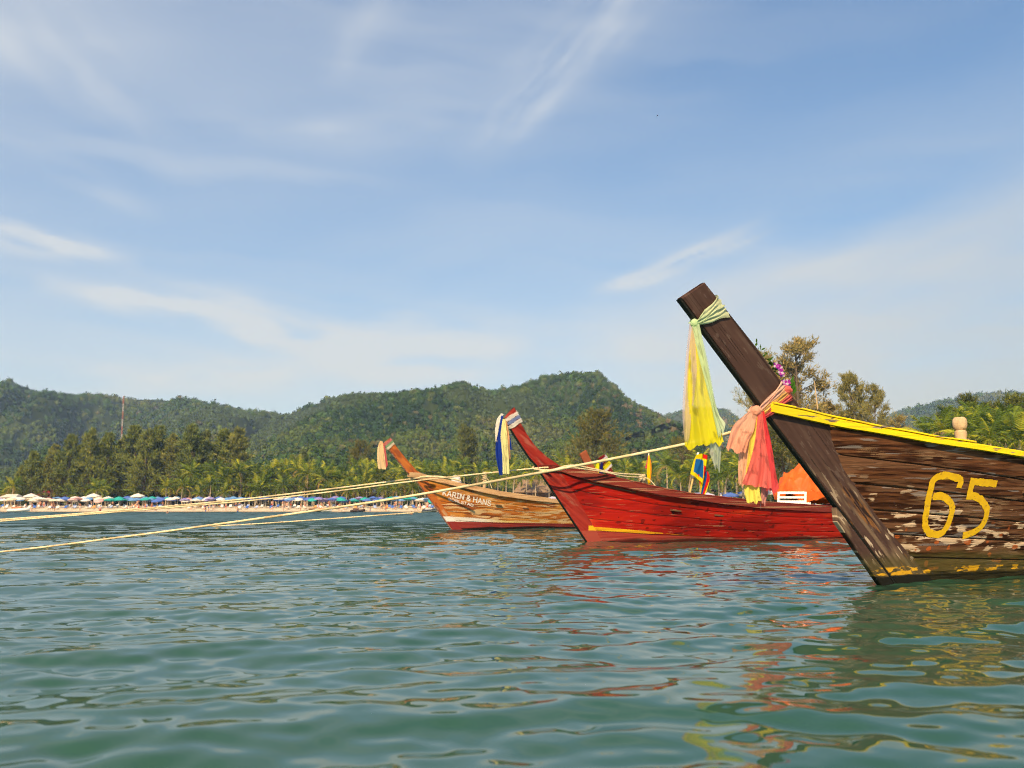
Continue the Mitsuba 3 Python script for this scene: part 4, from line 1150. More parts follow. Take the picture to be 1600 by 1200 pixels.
fl = thing('flag', 'draped yellow blue and red flag on a bamboo pole on the red boat', 'flag')
q0, q1 = at(1074, 790, 23.2), at(1091, 707, 23.2)
qm = q0 + (q1 - q0) * 0.52
part(fl, 'pole', pole(q0, qm, 0.026, 0.024, (0.60, 0.42, 0.18)))
part(fl, 'pole_tip', pole(qm, q1, 0.030, 0.028, (0.78, 0.76, 0.72)))
nu, nv = 30, 30
U, W = np.meshgrid(np.linspace(0, 1, nu), np.linspace(0, 1, nv))
A_l = spline([at(1088, 711, 23.15), at(1083, 724, 23.15), at(1078, 741, 23.15)], nv)
A_r = spline([at(1105, 712, 23.1), at(1103, 735, 23.05), at(1098, 765, 23.1)], nv)
M_ = spline([at(1097, 709, 23.0), at(1096, 730, 22.98), at(1094, 752, 23.0)], nv)
P = A_l[:, None] * ((1 - U) * (1 - 2 * U))[..., None] + M_[:, None] * (4 * U * (1 - U))[..., None] + A_r[:, None] * (U * (2 * U - 1))[..., None]
P[..., 1] += 0.05 * np.sin(U * 11 + W * 4)
C = np.tile(np.array([0.84, 0.66, 0.008]), (nv, nu, 1))
C[(U > 0.10) & (U < 0.66) & (W > 0.22) & (W < 0.86)] = (0.015, 0.13, 0.40)
C[(U > 0.60) & (W < 0.16)] = (0.66, 0.02, 0.02)
C[(U > 0.72) & (W > 0.38) & (W < 0.72)] = (0.66, 0.02, 0.02)
part(fl, 'cloth', ply((P.reshape(-1, 3), grid_faces(nv, nu)), 'mat_cloth', True, color=C.reshape(-1, 3)))
v, f, c = hang(at(1096, 748, 23.05), 0, [(-0.08, at(1096, 740, 23.05)[2]), (-0.05, at(0, 755, 23.05)[2]), (-0.03, at(0, 775, 23.05)[2])], [(0.16, at(1096, 736, 23.05)[2]), (0.20, at(0, 750, 23.05)[2]), (0.06, at(0, 777, 23.05)[2])],
              lambda u, w: np.where(((u + 0.5 * w) % 0.9 < 0.35)[:, None], np.array([0.66, 0.02, 0.02]), np.where(((u + 0.5 * w) % 0.9 < 0.6)[:, None], np.array([0.84, 0.66, 0.008]), np.array([0.015, 0.09, 0.30]))), pleats=1, depth=0.04, seed=3)
part(fl, 'cloth', ply((v, f), 'mat_cloth', True, color=c))
pn = thing('pennant', 'thin pole with a red pennant and yellow streamer beside the rope wrapped post', 'flag')
q0, q1 = at(1013, 762, 22.3), at(1013.5, 707, 22.3)
part(pn, 'pole', pole(q0, q1, 0.018, 0.015, (0.72, 0.66, 0.56)))
v, f, c = hang(at(1013, 712, 22.25), 0, [(0.0, at(0, 711, 22.2)[2]), (-0.04, at(0, 735, 22.2)[2]), (-0.02, at(0, 757, 22.2)[2])], [(0.03, at(0, 711, 22.2)[2]), (0.07, at(0, 730, 22.2)[2]), (0.03, at(0, 757, 22.2)[2])],
              lambda u, w: np.where((u < 0.7)[:, None], np.array([0.84, 0.60, 0.01]), np.array([0.80, 0.30, 0.02])), pleats=1, depth=0.015, seed=4)
part(pn, 'streamer', ply((v, f), 'mat_cloth', True, color=c))
v, f, c = hang(at(1013, 712, 22.3), 0, [(-0.01, at(0, 711, 22.3)[2]), (-0.04, at(0, 722, 22.3)[2]), (-0.08, at(0, 731, 22.3)[2])], [(0.0, at(0, 711, 22.3)[2]), (0.0, at(0, 722, 22.3)[2]), (0.0, at(0, 733, 22.3)[2])], faded_fold_shade((0.62, 0.04, 0.08), (0.66, 0.10, 0.16), 3), pleats=1, depth=0.02, seed=5)
part(pn, 'pennant', ply((v, f), 'mat_cloth', True, color=c))

# orange tarpaulin over the engine, white slatted seat and dark shaft in the red boat
tp = thing('tarpaulin', 'crumpled orange tarpaulin draped over the load in the red boat', 'tarpaulin')
c0 = at(1258, 783, 25.4)
m = trimesh.creation.icosphere(subdivisions=4)
v = np.array(m.vertices)
hh = np.clip(v[:, 2], -0.15, 1)
rad_ = np.hypot(v[:, 0], v[:, 1])
h = 0.45 * np.sqrt(np.clip(1 - (rad_ / 1.0) ** 2, 0, 1))
peak = np.clip(1 - np.sqrt((v[:, 0] - 0.02) ** 2 + 0.012) / 0.66 - 0.5 * np.abs(v[:, 1]), 0, 1) * 0.66
x = v[:, 0] * 0.80
wr_ = meshkit.fbm(np.stack([v[:, 0] * 3.2, v[:, 2] * 1.2, v[:, 1] * 3.2], -1), 3, 5) - 0.5
rid = np.abs(meshkit.fbm(np.stack([v[:, 0] * 5.5, v[:, 1] * 4, v[:, 2] * 1.4], -1), 3, 15) - 0.5)
V = np.stack([x * (1 + 0.22 * wr_), v[:, 1] * 0.55 * (1 + 0.3 * wr_), np.where(v[:, 2] > -0.1, h + peak, -0.05) + 0.34 * wr_ - 0.30 * rid + 0.12 + 0.20 * np.exp(-((v[:, 0] + 0.62) / 0.22) ** 2)], 1)
tc = np.array([0.60, 0.110, 0.016])[None] * (0.85 + 0.3 * meshkit.noise(V * 6, 2))[:, None]
scene[tp] = ply((V + c0, np.array(m.faces)), 'mat_tarp', True, color=tc)
scene['mat_tarp'] = two({'type': 'principled', 'base_color': vertex_color, 'roughness': 0.5, 'specular': 0.2})
st = thing('plastic_seat', 'white plastic seat with a slotted back in the red boat', 'seat')
c0 = at(1237, 783, 24.4)
for base_, (dx, dz, sx, sz) in (('frame_post', (-0.34, 0.10, 0.05, 0.27)), ('frame_post', (0.34, 0.10, 0.05, 0.27)), ('slat', (0, 0.21, 0.64, 0.06)), ('slat', (0, 0.095, 0.64, 0.05)), ('slat', (0, -0.01, 0.64, 0.05))):
    m = trimesh.creation.box((sx, 0.035, sz)); v = np.array(m.vertices)
    v[:, 0] += dx + 0.12 * (v[:, 2] + dz) * (1 if dx <= 0 else 1); v[:, 2] += dz; v[:, 1] += 0.15 * v[:, 2]
    part(st, base_, ply((v + c0, np.array(m.faces)), 'mat_paint', False, color=np.tile((0.80, 0.80, 0.78), (len(v), 1))))
v, f = box(c0[0], c0[1] - 0.22, c0[2] - 0.06, 0.70, 0.42, 0.05)
part(st, 'seat_pad', ply((v, f), 'mat_paint', False, color=np.tile((0.80, 0.80, 0.78), (len(v), 1))))
sh = thing('engine_shaft', 'dark propeller shaft lying along the red boat beside the orange tarpaulin', 'shaft')
v, f, uv = tube([at(1255, 779, 24.9), at(1300, 777, 25.9), at(1420, 772, 28.5)], 0.035, 8)
scene[sh] = ply((v, f), 'mat_black', True)


# ------------------------------------------------------------------ trees
def ground_at(x, y):
    return float(ground_z(inland(np.array([x]), np.array([y])))[0])


def pine(seed, H, spread, limbs=56, twigs=8, tufts=9, low=0.14, sharp=0.8, tuft=0.75, rise=0.75, droop=0.15, gap=0.0):
    """A casuarina: tapered trunk, rising limbs, feathery tufts of needles."""
    r = rng(seed)
    bend = r.normal(0, 0.02, 2) * H
    zz = np.linspace(0, H * 0.97, 10)
    tr = np.stack([bend[0] * (zz / H) ** 2, bend[1] * (zz / H) ** 2, zz], 1)
    tv, tf, _ = tube(tr, np.linspace(H * 0.017, H * 0.003, 10), 7)
    wood = [(tv, tf)]
    P, D = [], []
    for i in range(limbs):
        h = low + (1 - low) * ((i + r.random()) / limbs) ** 0.9
        if gap and r.random() < gap:
            continue
        prof = (1 - h) ** sharp * (0.55 + 0.9 * min(1, (h - low) / 0.25 + 0.35)) * 0.75 + 0.05
        L = spread * prof * (0.65 + 0.6 * r.random())
        a = r.random() * 6.283
        e = rise * (0.6 + 0.6 * r.random())
        b = np.array([bend[0] * h * h, bend[1] * h * h, h * H * 0.97])
        d = np.array([math.cos(a) * math.cos(e), math.sin(a) * math.cos(e), math.sin(e)])
        t = np.linspace(0, 1, 5)[:, None]
        limb = b + d * L * t + np.array([0, 0, -droop * L]) * t ** 2
        lv, lf, _ = tube(limb, np.linspace(H * 0.004, H * 0.001, 5), 4, False)
        wood.append((lv, lf))
        n = twigs * tufts
        k = np.sqrt(r.random((n, 1))) * 0.95 + 0.05
        base = b + d * L * k + np.array([0, 0, -droop * L]) * k ** 2
        # twigs gather into sprays
        sp = r.normal(size=(twigs, 3)); sp /= np.linalg.norm(sp, axis=1, keepdims=True)
        sp = sp * 0.8 + d * 0.7 + np.array([0, 0, 0.15])
        tw = np.repeat(sp, tufts, 0)
        kt = np.repeat(np.sqrt(r.random((twigs, 1))) * 0.85 + 0.15, tufts, 0)
        start = b + d * L * kt + np.array([0, 0, -droop * L]) * kt ** 2
        along = r.random((n, 1)) * (0.30 + 0.22 * L)
        P.append(start + tw * along + r.normal(0, 0.16, (n, 3)))
        D.append(tw + r.normal(0, 0.45, (n, 3)) + np.array([0, 0, 0.25]))
    P, D = np.vstack(P), np.vstack(D)
    D /= np.linalg.norm(D, axis=1, keepdims=True)
    Q = np.cross(D, r.normal(size=D.shape)); Q /= np.linalg.norm(Q, axis=1, keepdims=True)
    l = tuft * (0.6 + 0.8 * r.random((len(P), 1))); w = l * 0.17
    tri = np.stack([P + Q * w, P - Q * w, P + D * l], 1).reshape(-1, 3)
    tone = np.repeat(0.70 + 0.6 * r.random(len(P)), 3)
    wv_, wf_ = join(wood)
    return (wv_, wf_), (tri, np.arange(len(tri)).reshape(-1, 3), tone)


def pine_shapes(base, colr):
    (wv_, wf_), (tv, tf, tone) = base
    hue = np.where((tone > 1.12)[:, None], np.array([1.25, 1.05, 0.9]), np.array([1, 1, 1.0]))
    return ply((wv_, wf_), 'mat_pine_bark', False), ply((tv, tf), 'mat_leaf', False, color=np.array(colr)[None] * tone[:, None] * hue)


def plant_tree(shapes, px, Y, top_py, H, label, group=None, wide=1.0, turn=0.0, base='casuarina_tree', cat='tree', parts_=('trunk', 'crown')):
    p = at(px, 795, Y)
    z0 = ground_at(p[0], p[1])
    top = at(px, top_py, Y)[2]
    s = (top - z0) / H
    M = T().translate([p[0], p[1], z0 - 0.05]).rotate([0, 0, 1], turn).scale([s * wide, s * wide, s])
    key = thing(base, label, cat, group)
    for nm_, sh_ in zip(parts_, shapes):
        part(key, nm_, moved(sh_, M))
    return key


tg_ = rng(31)
scene['mat_pine_bark'] = two({'type': 'diffuse', 'reflectance': rgb(0.12, 0.095, 0.07)})
OLIVE = [(0.185, 0.225, 0.056), (0.165, 0.212, 0.054), (0.205, 0.232, 0.062), (0.145, 0.190, 0.052)]
PINES = [pine_shapes(pine(100 + i, 19.0, 5.6, limbs=78, twigs=9, tufts=10, tuft=0.85, sharp=0.80, low=0.10, rise=0.85), OLIVE[i]) for i in range(4)]
SLIM = pine_shapes(pine(120, 19.0, 2.9, limbs=84, twigs=7, tufts=8, sharp=0.42, rise=1.05, low=0.05), (0.135, 0.165, 0.050))
WIDE = pine_shapes(pine(121, 19.0, 8.5, limbs=80, twigs=9, tufts=9, sharp=0.38, low=0.18, rise=0.7), (0.130, 0.138, 0.040))
ORD = ['leftmost', 'second', 'third', 'fourth', 'fifth', 'sixth', 'seventh', 'eighth', 'ninth', 'tenth', 'eleventh', 'twelfth', 'thirteenth', 'fourteenth', 'fifteenth', 'sixteenth', 'seventeenth']


def nth(xs):
    '''The place of each x counted from the left, in words.'''
    o = np.argsort(np.argsort(xs))
    return [ORD[k] + ('' if k == 0 else ' from the left') for k in o]


front = [(30, 728), (45, 706), (75, 696), (105, 681), (135, 671), (165, 678), (190, 684), (207, 667), (225, 672), (242, 667), (268, 680), (297, 666), (312, 674), (342, 672), (364, 670)]
for i, (px_, py_) in enumerate(front):
    plant_tree(PINES[i % 4], px_ + tg_.normal(0, 2), 262 + 10 * tg_.random(), py_, 19.0, f'tall olive casuarina, {nth([q[0] for q in front])[i]} in the front rank of the left grove', 'casuarina trees in the left grove', 0.92 + 0.2 * tg_.random(), tg_.random() * 360)
back = [(58, 722), (88, 708), (120, 695), (152, 706), (178, 692), (215, 688), (255, 690), (283, 690), (326, 694), (352, 690), (370, 696)]
for i, (px_, py_) in enumerate(back):
    plant_tree(PINES[(i * 3 + 1) % 4], px_ + tg_.normal(0, 2), 284 + 12 * tg_.random(), py_, 19.0, f'olive casuarina, {nth([q[0] for q in back])[i]} in the back rank of the left grove', 'casuarina trees in the left grove', 1.0 + 0.25 * tg_.random(), tg_.random() * 360)
plant_tree(PINES[1], 455, 300, 712, 19.0, 'casuarina standing above the palms left of the orange prow, nearer the grove', None, 0.95, 40)
plant_tree(PINES[3], 470, 302, 705, 19.0, 'pointed casuarina standing above the palms midway between grove and orange prow', None, 1.0, 100)
plant_tree(PINES[0], 428, 304, 722, 19.0, 'low casuarina crown above the palms just right of the grove', None, 1.2, 200)
plant_tree(WIDE, 562, 298, 694, 19.0, 'dark rounded tree behind the palms close to the left of the orange prow', None, 0.62, 10)
plant_tree(SLIM, 726, 280, 665, 19.0, 'slim upright casuarina between the orange prow and the red prow, tallest there', None, 0.95, 0)
plant_tree(SLIM, 737, 282, 672, 19.0, 'slim upright casuarina just right of the tallest one between the two prows', None, 0.85, 120)
plant_tree(WIDE, 932, 235, 650, 19.0, 'broad leafy tree with an open crown above the plain rust brown prow', None, 0.92, 60)
plant_tree(WIDE, 1068, 215, 688, 19.0, 'brownish tree crown showing just under the yellow scarf', None, 0.6, 150)
NEAR = [pine_shapes(pine(130 + i, 22.0, 7.2, limbs=58, twigs=18, tufts=15, sharp=0.50, low=0.12, tuft=0.42, rise=0.92, droop=0.18, gap=0.14), c_) for i, c_ in enumerate([(0.290, 0.255, 0.105), (0.240, 0.235, 0.085), (0.110, 0.130, 0.038)])]
plant_tree(NEAR[0], 1254, 128, 533, 22.0, 'tall feathery olive brown casuarina rising right behind the brown stem', None, 1.1, 20)
plant_tree(NEAR[0], 1226, 131, 572, 22.0, 'feathery tan casuarina between the brown stem and the tallest one', None, 0.9, 310)
plant_tree(NEAR[1], 1196, 140, 552, 22.0, 'feathery casuarina partly hidden by the brown stem', None, 0.75, 80)
plant_tree(NEAR[1], 1338, 125, 586, 22.0, 'casuarina with thin upright tips over the front of the yellow gunwale', None, 0.9, 140)
plant_tree(NEAR[0], 1305, 133, 632, 22.0, 'bushy brown casuarina between the two taller ones behind the yellow gunwale', None, 1.1, 200)
plant_tree(NEAR[1], 1372, 124, 604, 22.0, 'thin topped casuarina right of the upright tipped one behind the yellow gunwale', None, 0.8, 260)
plant_tree(NEAR[0], 1408, 122, 652, 22.0, 'lowest casuarina at the end of the row left of the turned post', None, 0.9, 300)
plant_tree(NEAR[2], 1225, 118, 640, 22.0, 'dark green casuarina low behind the lower scarf', None, 1.2, 30)
plant_tree(NEAR[2], 1270, 112, 668, 22.0, 'dark green casuarina behind the orange tarpaulin', None, 1.3, 90)
GREENS = [pine_shapes(pine(140 + i, 15.0, 4.6, limbs=48, twigs=10, tufts=11, sharp=0.5, low=0.1, tuft=0.5, rise=0.9), c_) for i, c_ in enumerate([(0.130, 0.155, 0.042), (0.108, 0.140, 0.040)])]
clump = [(1500, 642, 1.2), (1532, 622, 1.0), (1556, 634, 1.1), (1583, 620, 1.0), (1612, 628, 1.1), (1640, 618, 1.0), (1520, 650, 1.2), (1570, 650, 1.3)]
for i, (px_, py_, w_) in enumerate(clump):
    plant_tree(GREENS[i % 2], px_, 118 + 3 * (i % 3), py_, 15.0, f'soft green casuarina, {nth([q[0] for q in clump])[i]} in the clump at the far right', 'casuarinas at the far right', w_, i * 77)


# coconut palms
def frond(droop, seed, n=15):
    r = rng(seed)
    t = np.linspace(0, 1, n)
    ang = 0.15 - droop * t ** 1.3
    x = np.concatenate([[0], np.cumsum(np.cos((ang[1:] + ang[:-1]) / 2) / (n - 1))]); z = np.concatenate([[0], np.cumsum(np.sin((ang[1:] + ang[:-1]) / 2) / (n - 1))])
    V, F, C = [], [], []
    V += [(x[i], 0.0, z[i]) for i in range(n)]
    rach = []
    for i in range(1, n - 1):
        ln_ = 0.30 * math.sin(math.pi * (0.12 + 0.80 * t[i])) * (0.8 + 0.4 * r.random())
        for sgn in (-1, 1):
            k = len(V)
            tipx = x[i] + ln_ * 0.55 + 0.02 * r.normal(); tipz = z[i] - ln_ * (0.35 + 0.3 * r.random()) - 0.02
            V += [(x[i] - 0.022, 0.004 * sgn, z[i]), (x[i] + 0.032, 0.004 * sgn, z[i] + 0.006), (tipx, sgn * ln_ * 0.85, tipz)]
            F.append((k, k + 1, k + 2) if sgn > 0 else (k + 1, k, k + 2))
            rach.append(0.75 + 0.5 * r.random())
    k = len(V)
    for i in range(n - 1):
        V += [(x[i], -0.012, z[i] - 0.008), (x[i], 0.012, z[i] - 0.008), (x[i + 1], 0.0, z[i + 1] - 0.004)]
        F.append((k, k + 1, k + 2)); k += 3
    tone = np.ones(len(V))
    tone[n:n + 3 * len(rach)] = np.repeat(rach, 3)
    return np.array(V), np.array(F), tone


FRONDS = [frond(d, 200 + i) for i, d in enumerate([0.7, 1.2, 1.7, 2.2])]
FCOL = {'fresh': (0.37, 0.38, 0.038), 'green': (0.16, 0.22, 0.032), 'deep': (0.075, 0.125, 0.024), 'dry': (0.34, 0.24, 0.09)}
FSHAPE = {(k, c): ply((FRONDS[k][0], FRONDS[k][1]), 'mat_leaf', False, color=np.array(FCOL[c])[None] * FRONDS[k][2][:, None]) for k in range(4) for c in FCOL}


def palm_layout(seed, n, R):
    r = rng(seed)
    out = []
    for i in range(n):
        u = (i + r.random() * 0.7) / n
        el = 80 - 115 * u
        k = 0 if u < 0.25 else 1 if u < 0.5 else 2 if u < 0.8 else 3
        c = r.choice(['fresh', 'green', 'green', 'deep', 'deep']) if u < 0.8 else r.choice(['green', 'dry', 'fresh'])
        out.append((k, str(c), i * 137.5 + r.normal(0, 14), el + r.normal(0, 7), R * (0.85 + 0.3 * r.random()) * (0.8 if u < 0.12 else 1)))
    return out


def palm_crown(layout):
    parts_ = []
    for k, c, az, el, L in layout:
        v, f, tone = FRONDS[k]
        a, e = math.radians(az), math.radians(max(el, -25))
        w = v * L
        w = np.stack([w[:, 0] * math.cos(e) - w[:, 2] * math.sin(e), w[:, 1], w[:, 0] * math.sin(e) + w[:, 2] * math.cos(e)], 1)
        w = np.stack([w[:, 0] * math.cos(a) - w[:, 1] * math.sin(a), w[:, 0] * math.sin(a) + w[:, 1] * math.cos(a), w[:, 2]], 1)
        parts_.append((w, f, np.array(FCOL[c])[None] * tone[:, None]))
    return join(parts_)


CROWNS = []
for i in range(8):
    v, f, c = palm_crown(palm_layout(300 + i, 26, 3.3))
    CROWNS.append(ply((v, f), 'mat_leaf', False, color=c))
TRUNKS = []
for i in range(4):
    r = rng(330 + i)
    b = r.normal(0, 0.13, 2)
    z = np.linspace(0, 1, 9)
    v, f, uv = tube(np.stack([b[0] * (z ** 2 - z), b[1] * (z ** 2 - z), z], 1), 0.022 - 0.009 * z, 7)
    TRUNKS.append((v, f))
scene['mat_palm_trunk'] = two({'type': 'diffuse', 'reflectance': proc(lambda p, n, uv: mix((0.26, 0.21, 0.15), (0.46, 0.39, 0.29), noise(p.x * 0.7, p.z * 9)))})
TSHAPE = [ply(t, 'mat_palm_trunk', True) for t in TRUNKS]
pg = rng(41)


def palm(px, Y, crown_py, label, group, scale=1.0, fronds=False):
    p = at(px, 795, Y)
    z0 = ground_at(p[0], p[1]) - 0.1
    h = max(at(px, crown_py, Y)[2] - z0, 2.0)
    key = thing('coconut_palm', label, 'palm tree', group)
    turn = pg.random() * 360
    wd = 8.5 / h if h > 3 else 2.0
    part(key, 'trunk', moved(TSHAPE[pg.integers(4)], T().translate([p[0], p[1], z0]).rotate([0, 0, 1], turn).scale([h * wd, h * wd, h])))
    top = [p[0], p[1], z0 + h]
    if fronds:
        for k, c, az, el, L in palm_layout(int(pg.integers(1 << 30)), 19, 3.2 * scale):
            part(key, 'frond', moved(FSHAPE[(k, c)], T().translate(top).rotate([0, 0, 1], az).rotate([0, 1, 0], -max(el, -25)).scale([L, L, L])))
    else:
        part(key, 'crown', moved(CROWNS[pg.integers(8)], T().translate(top).rotate([0, 0, 1], turn).scale([scale, scale, scale])))
    return key


GL = 'coconut palm in the front rank of the long row behind the umbrellas'
# the long row, front and back ranks
xs = np.concatenate([[8, 22, 152, 158, 112, 215, 258], np.arange(284, 705, 8.5)])
for i, x_ in enumerate(xs):
    sparse = x_ < 280
    Y = 250 + 14 * pg.random()
    cy = (768 if sparse else 749) + pg.normal(0, 6.5) - (6 if 300 < x_ < 345 else 0)
    palm(x_ + pg.normal(0, 2.2), Y, cy, GL if not sparse else 'small coconut palm in front of the casuarina grove', 'palms in the long beach row' if not sparse else 'palms before the grove', (0.85 if sparse else 1.08) + 0.25 * pg.random())
for i, x_ in enumerate(np.arange(286, 700, 11)):
    palm(x_ + pg.normal(0, 4), 247 + 6 * pg.random(), 762 + pg.normal(0, 4.5), 'short young coconut palm at the foot of the long beach row', 'young palms of the long row', 0.80 + 0.25 * pg.random())
for i, x_ in enumerate(np.arange(300, 720, 16)):
    palm(x_ + pg.normal(0, 3), 272 + 14 * pg.random(), 740 + pg.normal(0, 6), 'taller coconut palm in the back rank of the long beach row', 'palms in the back rank', 1.18 + 0.2 * pg.random())
GM = 'coconut palm seen between the orange boat and the red prow'
mid = [(700, 745, 244), (716, 738, 250), (748, 742, 246), (764, 733, 252), (778, 748, 238), (792, 740, 250), (806, 744, 236), (823, 735, 244), (838, 742, 232), (856, 736, 240), (870, 746, 228), (888, 730, 236), (905, 738, 225), (725, 730, 265), (800, 728, 262), (845, 726, 258), (878, 722, 250)]
for i, (x_, cy, Y) in enumerate(mid):
    palm(x_, Y, cy, f'{nth([q[0] for q in mid])[i]} coconut palm seen between orange boat and red prow', 'palms between the two prows', 1.05)
GB = 'coconut palm standing behind the middle of the red boat'
big = [(955, 727, 205, 1.15), (978, 736, 200, 1.0), (940, 742, 200, 1.0), (1000, 738, 195, 1.0), (1018, 744, 190, 1.0), (1043, 727, 186, 1.15), (1062, 742, 182, 1.0), (1083, 740, 178, 1.0), (1105, 735, 172, 1.0), (1122, 748, 168, 1.0), (1140, 742, 164, 1.05), (1160, 736, 160, 1.05), (1178, 746, 156, 1.0), (1128, 726, 176, 1.0), (1095, 722, 188, 1.0), (1150, 722, 172, 1.0)]
for i, (x_, cy, Y, s_) in enumerate(big):
    palm(x_, Y, cy, f'{nth([q[0] for q in big])[i]} coconut palm standing behind the middle of the red boat', 'palms behind the red boat', s_, fronds=i in (0, 5, 9, 10))
GR = 'leafy coconut palm at the right above the yellow gunwale'
rgt = [(1480, 672, 104), (1500, 668, 106), (1522, 674, 102), (1545, 668, 105), (1566, 676, 100), (1590, 668, 103), (1612, 674, 101), (1510, 684, 98), (1555, 686, 97), (1600, 688, 96), (1455, 684, 108), (1535, 660, 112), (1578, 658, 112)]
for i, (x_, cy, Y) in enumerate(rgt):
    palm(x_, Y, cy, f'{nth([q[0] for q in rgt])[i]} leafy coconut palm above the yellow gunwale at the right', 'palms at the right', 0.92, fronds=i < 10)

# dense leafy understorey behind the palm trunks
UV_, UF_, UC_, un = [], [], [], 0
ug = rng(55)
for rank in range(3):
    x_ = -190.0
    while x_ < 60:
        x_ += 2.0 + 1.6 * ug.random()
        d = 52 + rank * 9 + 5 * ug.random()
        q = on_shore(x_, d)
        v, f, leaf = BUSHES[ug.integers(5)]
        R = 1.9 + 1.4 * ug.random() + 0.5 * rank
        a = ug.random() * 6.28
        V = np.stack([(v[:, 0] * math.cos(a) - v[:, 1] * math.sin(a)) * R, (v[:, 0] * math.sin(a) + v[:, 1] * math.cos(a)) * R, v[:, 2] * R * 0.85 + R * 0.5], 1) + q
        lc = ug.random(60) * 0.7 + 0.6
        col = np.array([(0.022, 0.038, 0.012), (0.032, 0.050, 0.015), (0.045, 0.058, 0.017)][ug.integers(3)])
        UV_.append(V); UF_.append(f + un); UC_.append(col[None] * lc[leaf][:, None]); un += len(V)
scene['undergrowth'] = ply((np.vstack(UV_), np.vstack(UF_)), 'mat_needle', False, color=np.vstack(UC_))
labels['undergrowth'] = {'label': 'dense green undergrowth behind the palm trunks along the beach', 'category': 'undergrowth', 'kind': 'stuff'}


# ------------------------------------------------------------------ beach umbrellas, loungers, people
def umbrella_canopy(col, col2, valance=0.18, flat=0.42):
    n = 8
    V, F, C = [(0, 0, flat)], [], [col]
    for ring, (r, z) in enumerate([(0.45, flat * 0.62), (1.0, 0.0), (1.0, -valance)]):
        for i in range(n):
            a = i * 2 * math.pi / n
            V.append((r * math.cos(a), r * math.sin(a), z)); C.append(col if ring < 2 else col2)
    for i in range(n):
        j = (i + 1) % n
        F += [(0, 1 + i, 1 + j), (1 + i, 1 + n + i, 1 + n + j), (1 + i, 1 + n + j, 1 + j), (1 + n + i, 1 + 2 * n + i, 1 + 2 * n + j), (1 + n + i, 1 + 2 * n + j, 1 + n + j)]
    return np.array(V, float), np.array(F), np.array(C, float)


UCOL = {'white': ((0.74, 0.72, 0.68), (0.70, 0.66, 0.60)), 'cream': ((0.72, 0.64, 0.48), (0.62, 0.52, 0.36)), 'pink': ((0.66, 0.36, 0.36), (0.70, 0.60, 0.58)),
        'blue': ((0.085, 0.160, 0.48), (0.065, 0.115, 0.40)), 'light blue': ((0.14, 0.30, 0.58), (0.10, 0.22, 0.52)), 'violet': ((0.22, 0.20, 0.52), (0.42, 0.40, 0.62)),
        'teal': ((0.035, 0.36, 0.34), (0.03, 0.28, 0.28)), 'lavender': ((0.50, 0.48, 0.68), (0.36, 0.34, 0.60)), 'red': ((0.55, 0.06, 0.04), (0.60, 0.40, 0.30)), 'green': ((0.05, 0.30, 0.14), (0.05, 0.24, 0.10))}
CAN = {}
for c_, (a, b) in UCOL.items():
    v, f, c = umbrella_canopy(a, b)
    CAN[c_] = ply((v, f), 'mat_paint', False, color=c)
pv_, pf_, _ = tube([(0, 0, 0), (0, 0, 1.2), (0, 0, 2.5)], 0.035, 6)
POLE = ply((pv_, pf_), 'mat_paint', False, color=np.tile((0.62, 0.58, 0.52), (len(pv_), 1)))
bg = rng(61)
WHERE = [(-140, -100, 'at the left end of the beach', ['white', 'lavender', 'cream', 'white', 'violet', 'light blue', 'blue', 'white', 'pink']),
         (-100, -84, 'in the teal patch in front of the grove', ['teal', 'light blue', 'teal', 'light blue', 'blue']),
         (-84, -76, 'in the mixed patch right of the teal ones', ['lavender', 'violet', 'white', 'pink', 'light blue']),
         (-76, -52, 'in the blue block right of the grove', ['blue', 'blue', 'light blue', 'blue', 'violet', 'white']),
         (-52, -34, 'in the blue and teal block left of the orange prow', ['blue', 'teal', 'light blue', 'blue', 'violet']),
         (-34, -17, 'on the sand nearest the orange prow', ['teal', 'light blue', 'teal', 'light blue', 'white']),
         (-17, 12, 'seen over the orange gunwale', ['white', 'white', 'lavender', 'violet', 'white']),
         (12, 45, 'seen over the red gunwale', ['lavender', 'white', 'blue', 'light blue', 'lavender'])]


def beach_umbrella(x, d, col, where, s=1.0):
    p = on_shore(x, d)
    key = thing('beach_umbrella', f'{col} beach umbrella {where}', 'umbrella', f'{col} umbrellas {where}')
    h = 1.80 + 0.55 * bg.random()
    tl = bg.normal(0, 9)
    M = T().translate(p.tolist()).rotate([1, 0, 0], tl).rotate([0, 0, 1], bg.random() * 45)
    part(key, 'canopy', moved(CAN[col], M @ T().translate([0, 0, h]).scale([(1.1 + 0.3 * bg.random()) * s, 1.2 * s, 1.05])))
    part(key, 'pole', moved(POLE, M @ T().scale([1, 1, (h + 0.4) / 2.5])))


def section(x):
    for a, b, w, cols in WHERE:
        if a <= x < b:
            return w, cols
    return None


n_u = 0
for rank, d in enumerate([9.5, 12.6, 16.0, 20.0, 24.0]):
    x = -138.0
    while x < 44:
        x += (2.55 if rank else 3.0) * (0.9 + 0.3 * bg.random())
        if x > 8:
            x -= 0.35
        if bg.random() < 0.16:
            continue
        sec = section(x)
        if not sec:
            continue
        w, cols = sec
        beach_umbrella(x, d + bg.normal(0, 0.7), cols[bg.integers(len(cols))], w)
        n_u += 1
# the large pavilion-like white parasols in front of the grove
for x_, nm_ in ((-97.0, 'large'), (-109.0, 'large'), (-126.0, 'large')):
    p = on_shore(x_, 24)
    key = thing('parasol', 'large white parasol standing above the small umbrellas before the grove', 'umbrella', 'large white parasols before the grove')
    part(key, 'canopy', moved(CAN['white'], T().translate([p[0], p[1], p[2] + 2.7]).scale([1.9, 1.9, 1.7])))
    part(key, 'pole', moved(POLE, T().translate(p.tolist()).scale([1.3, 1.3, 1.4])))


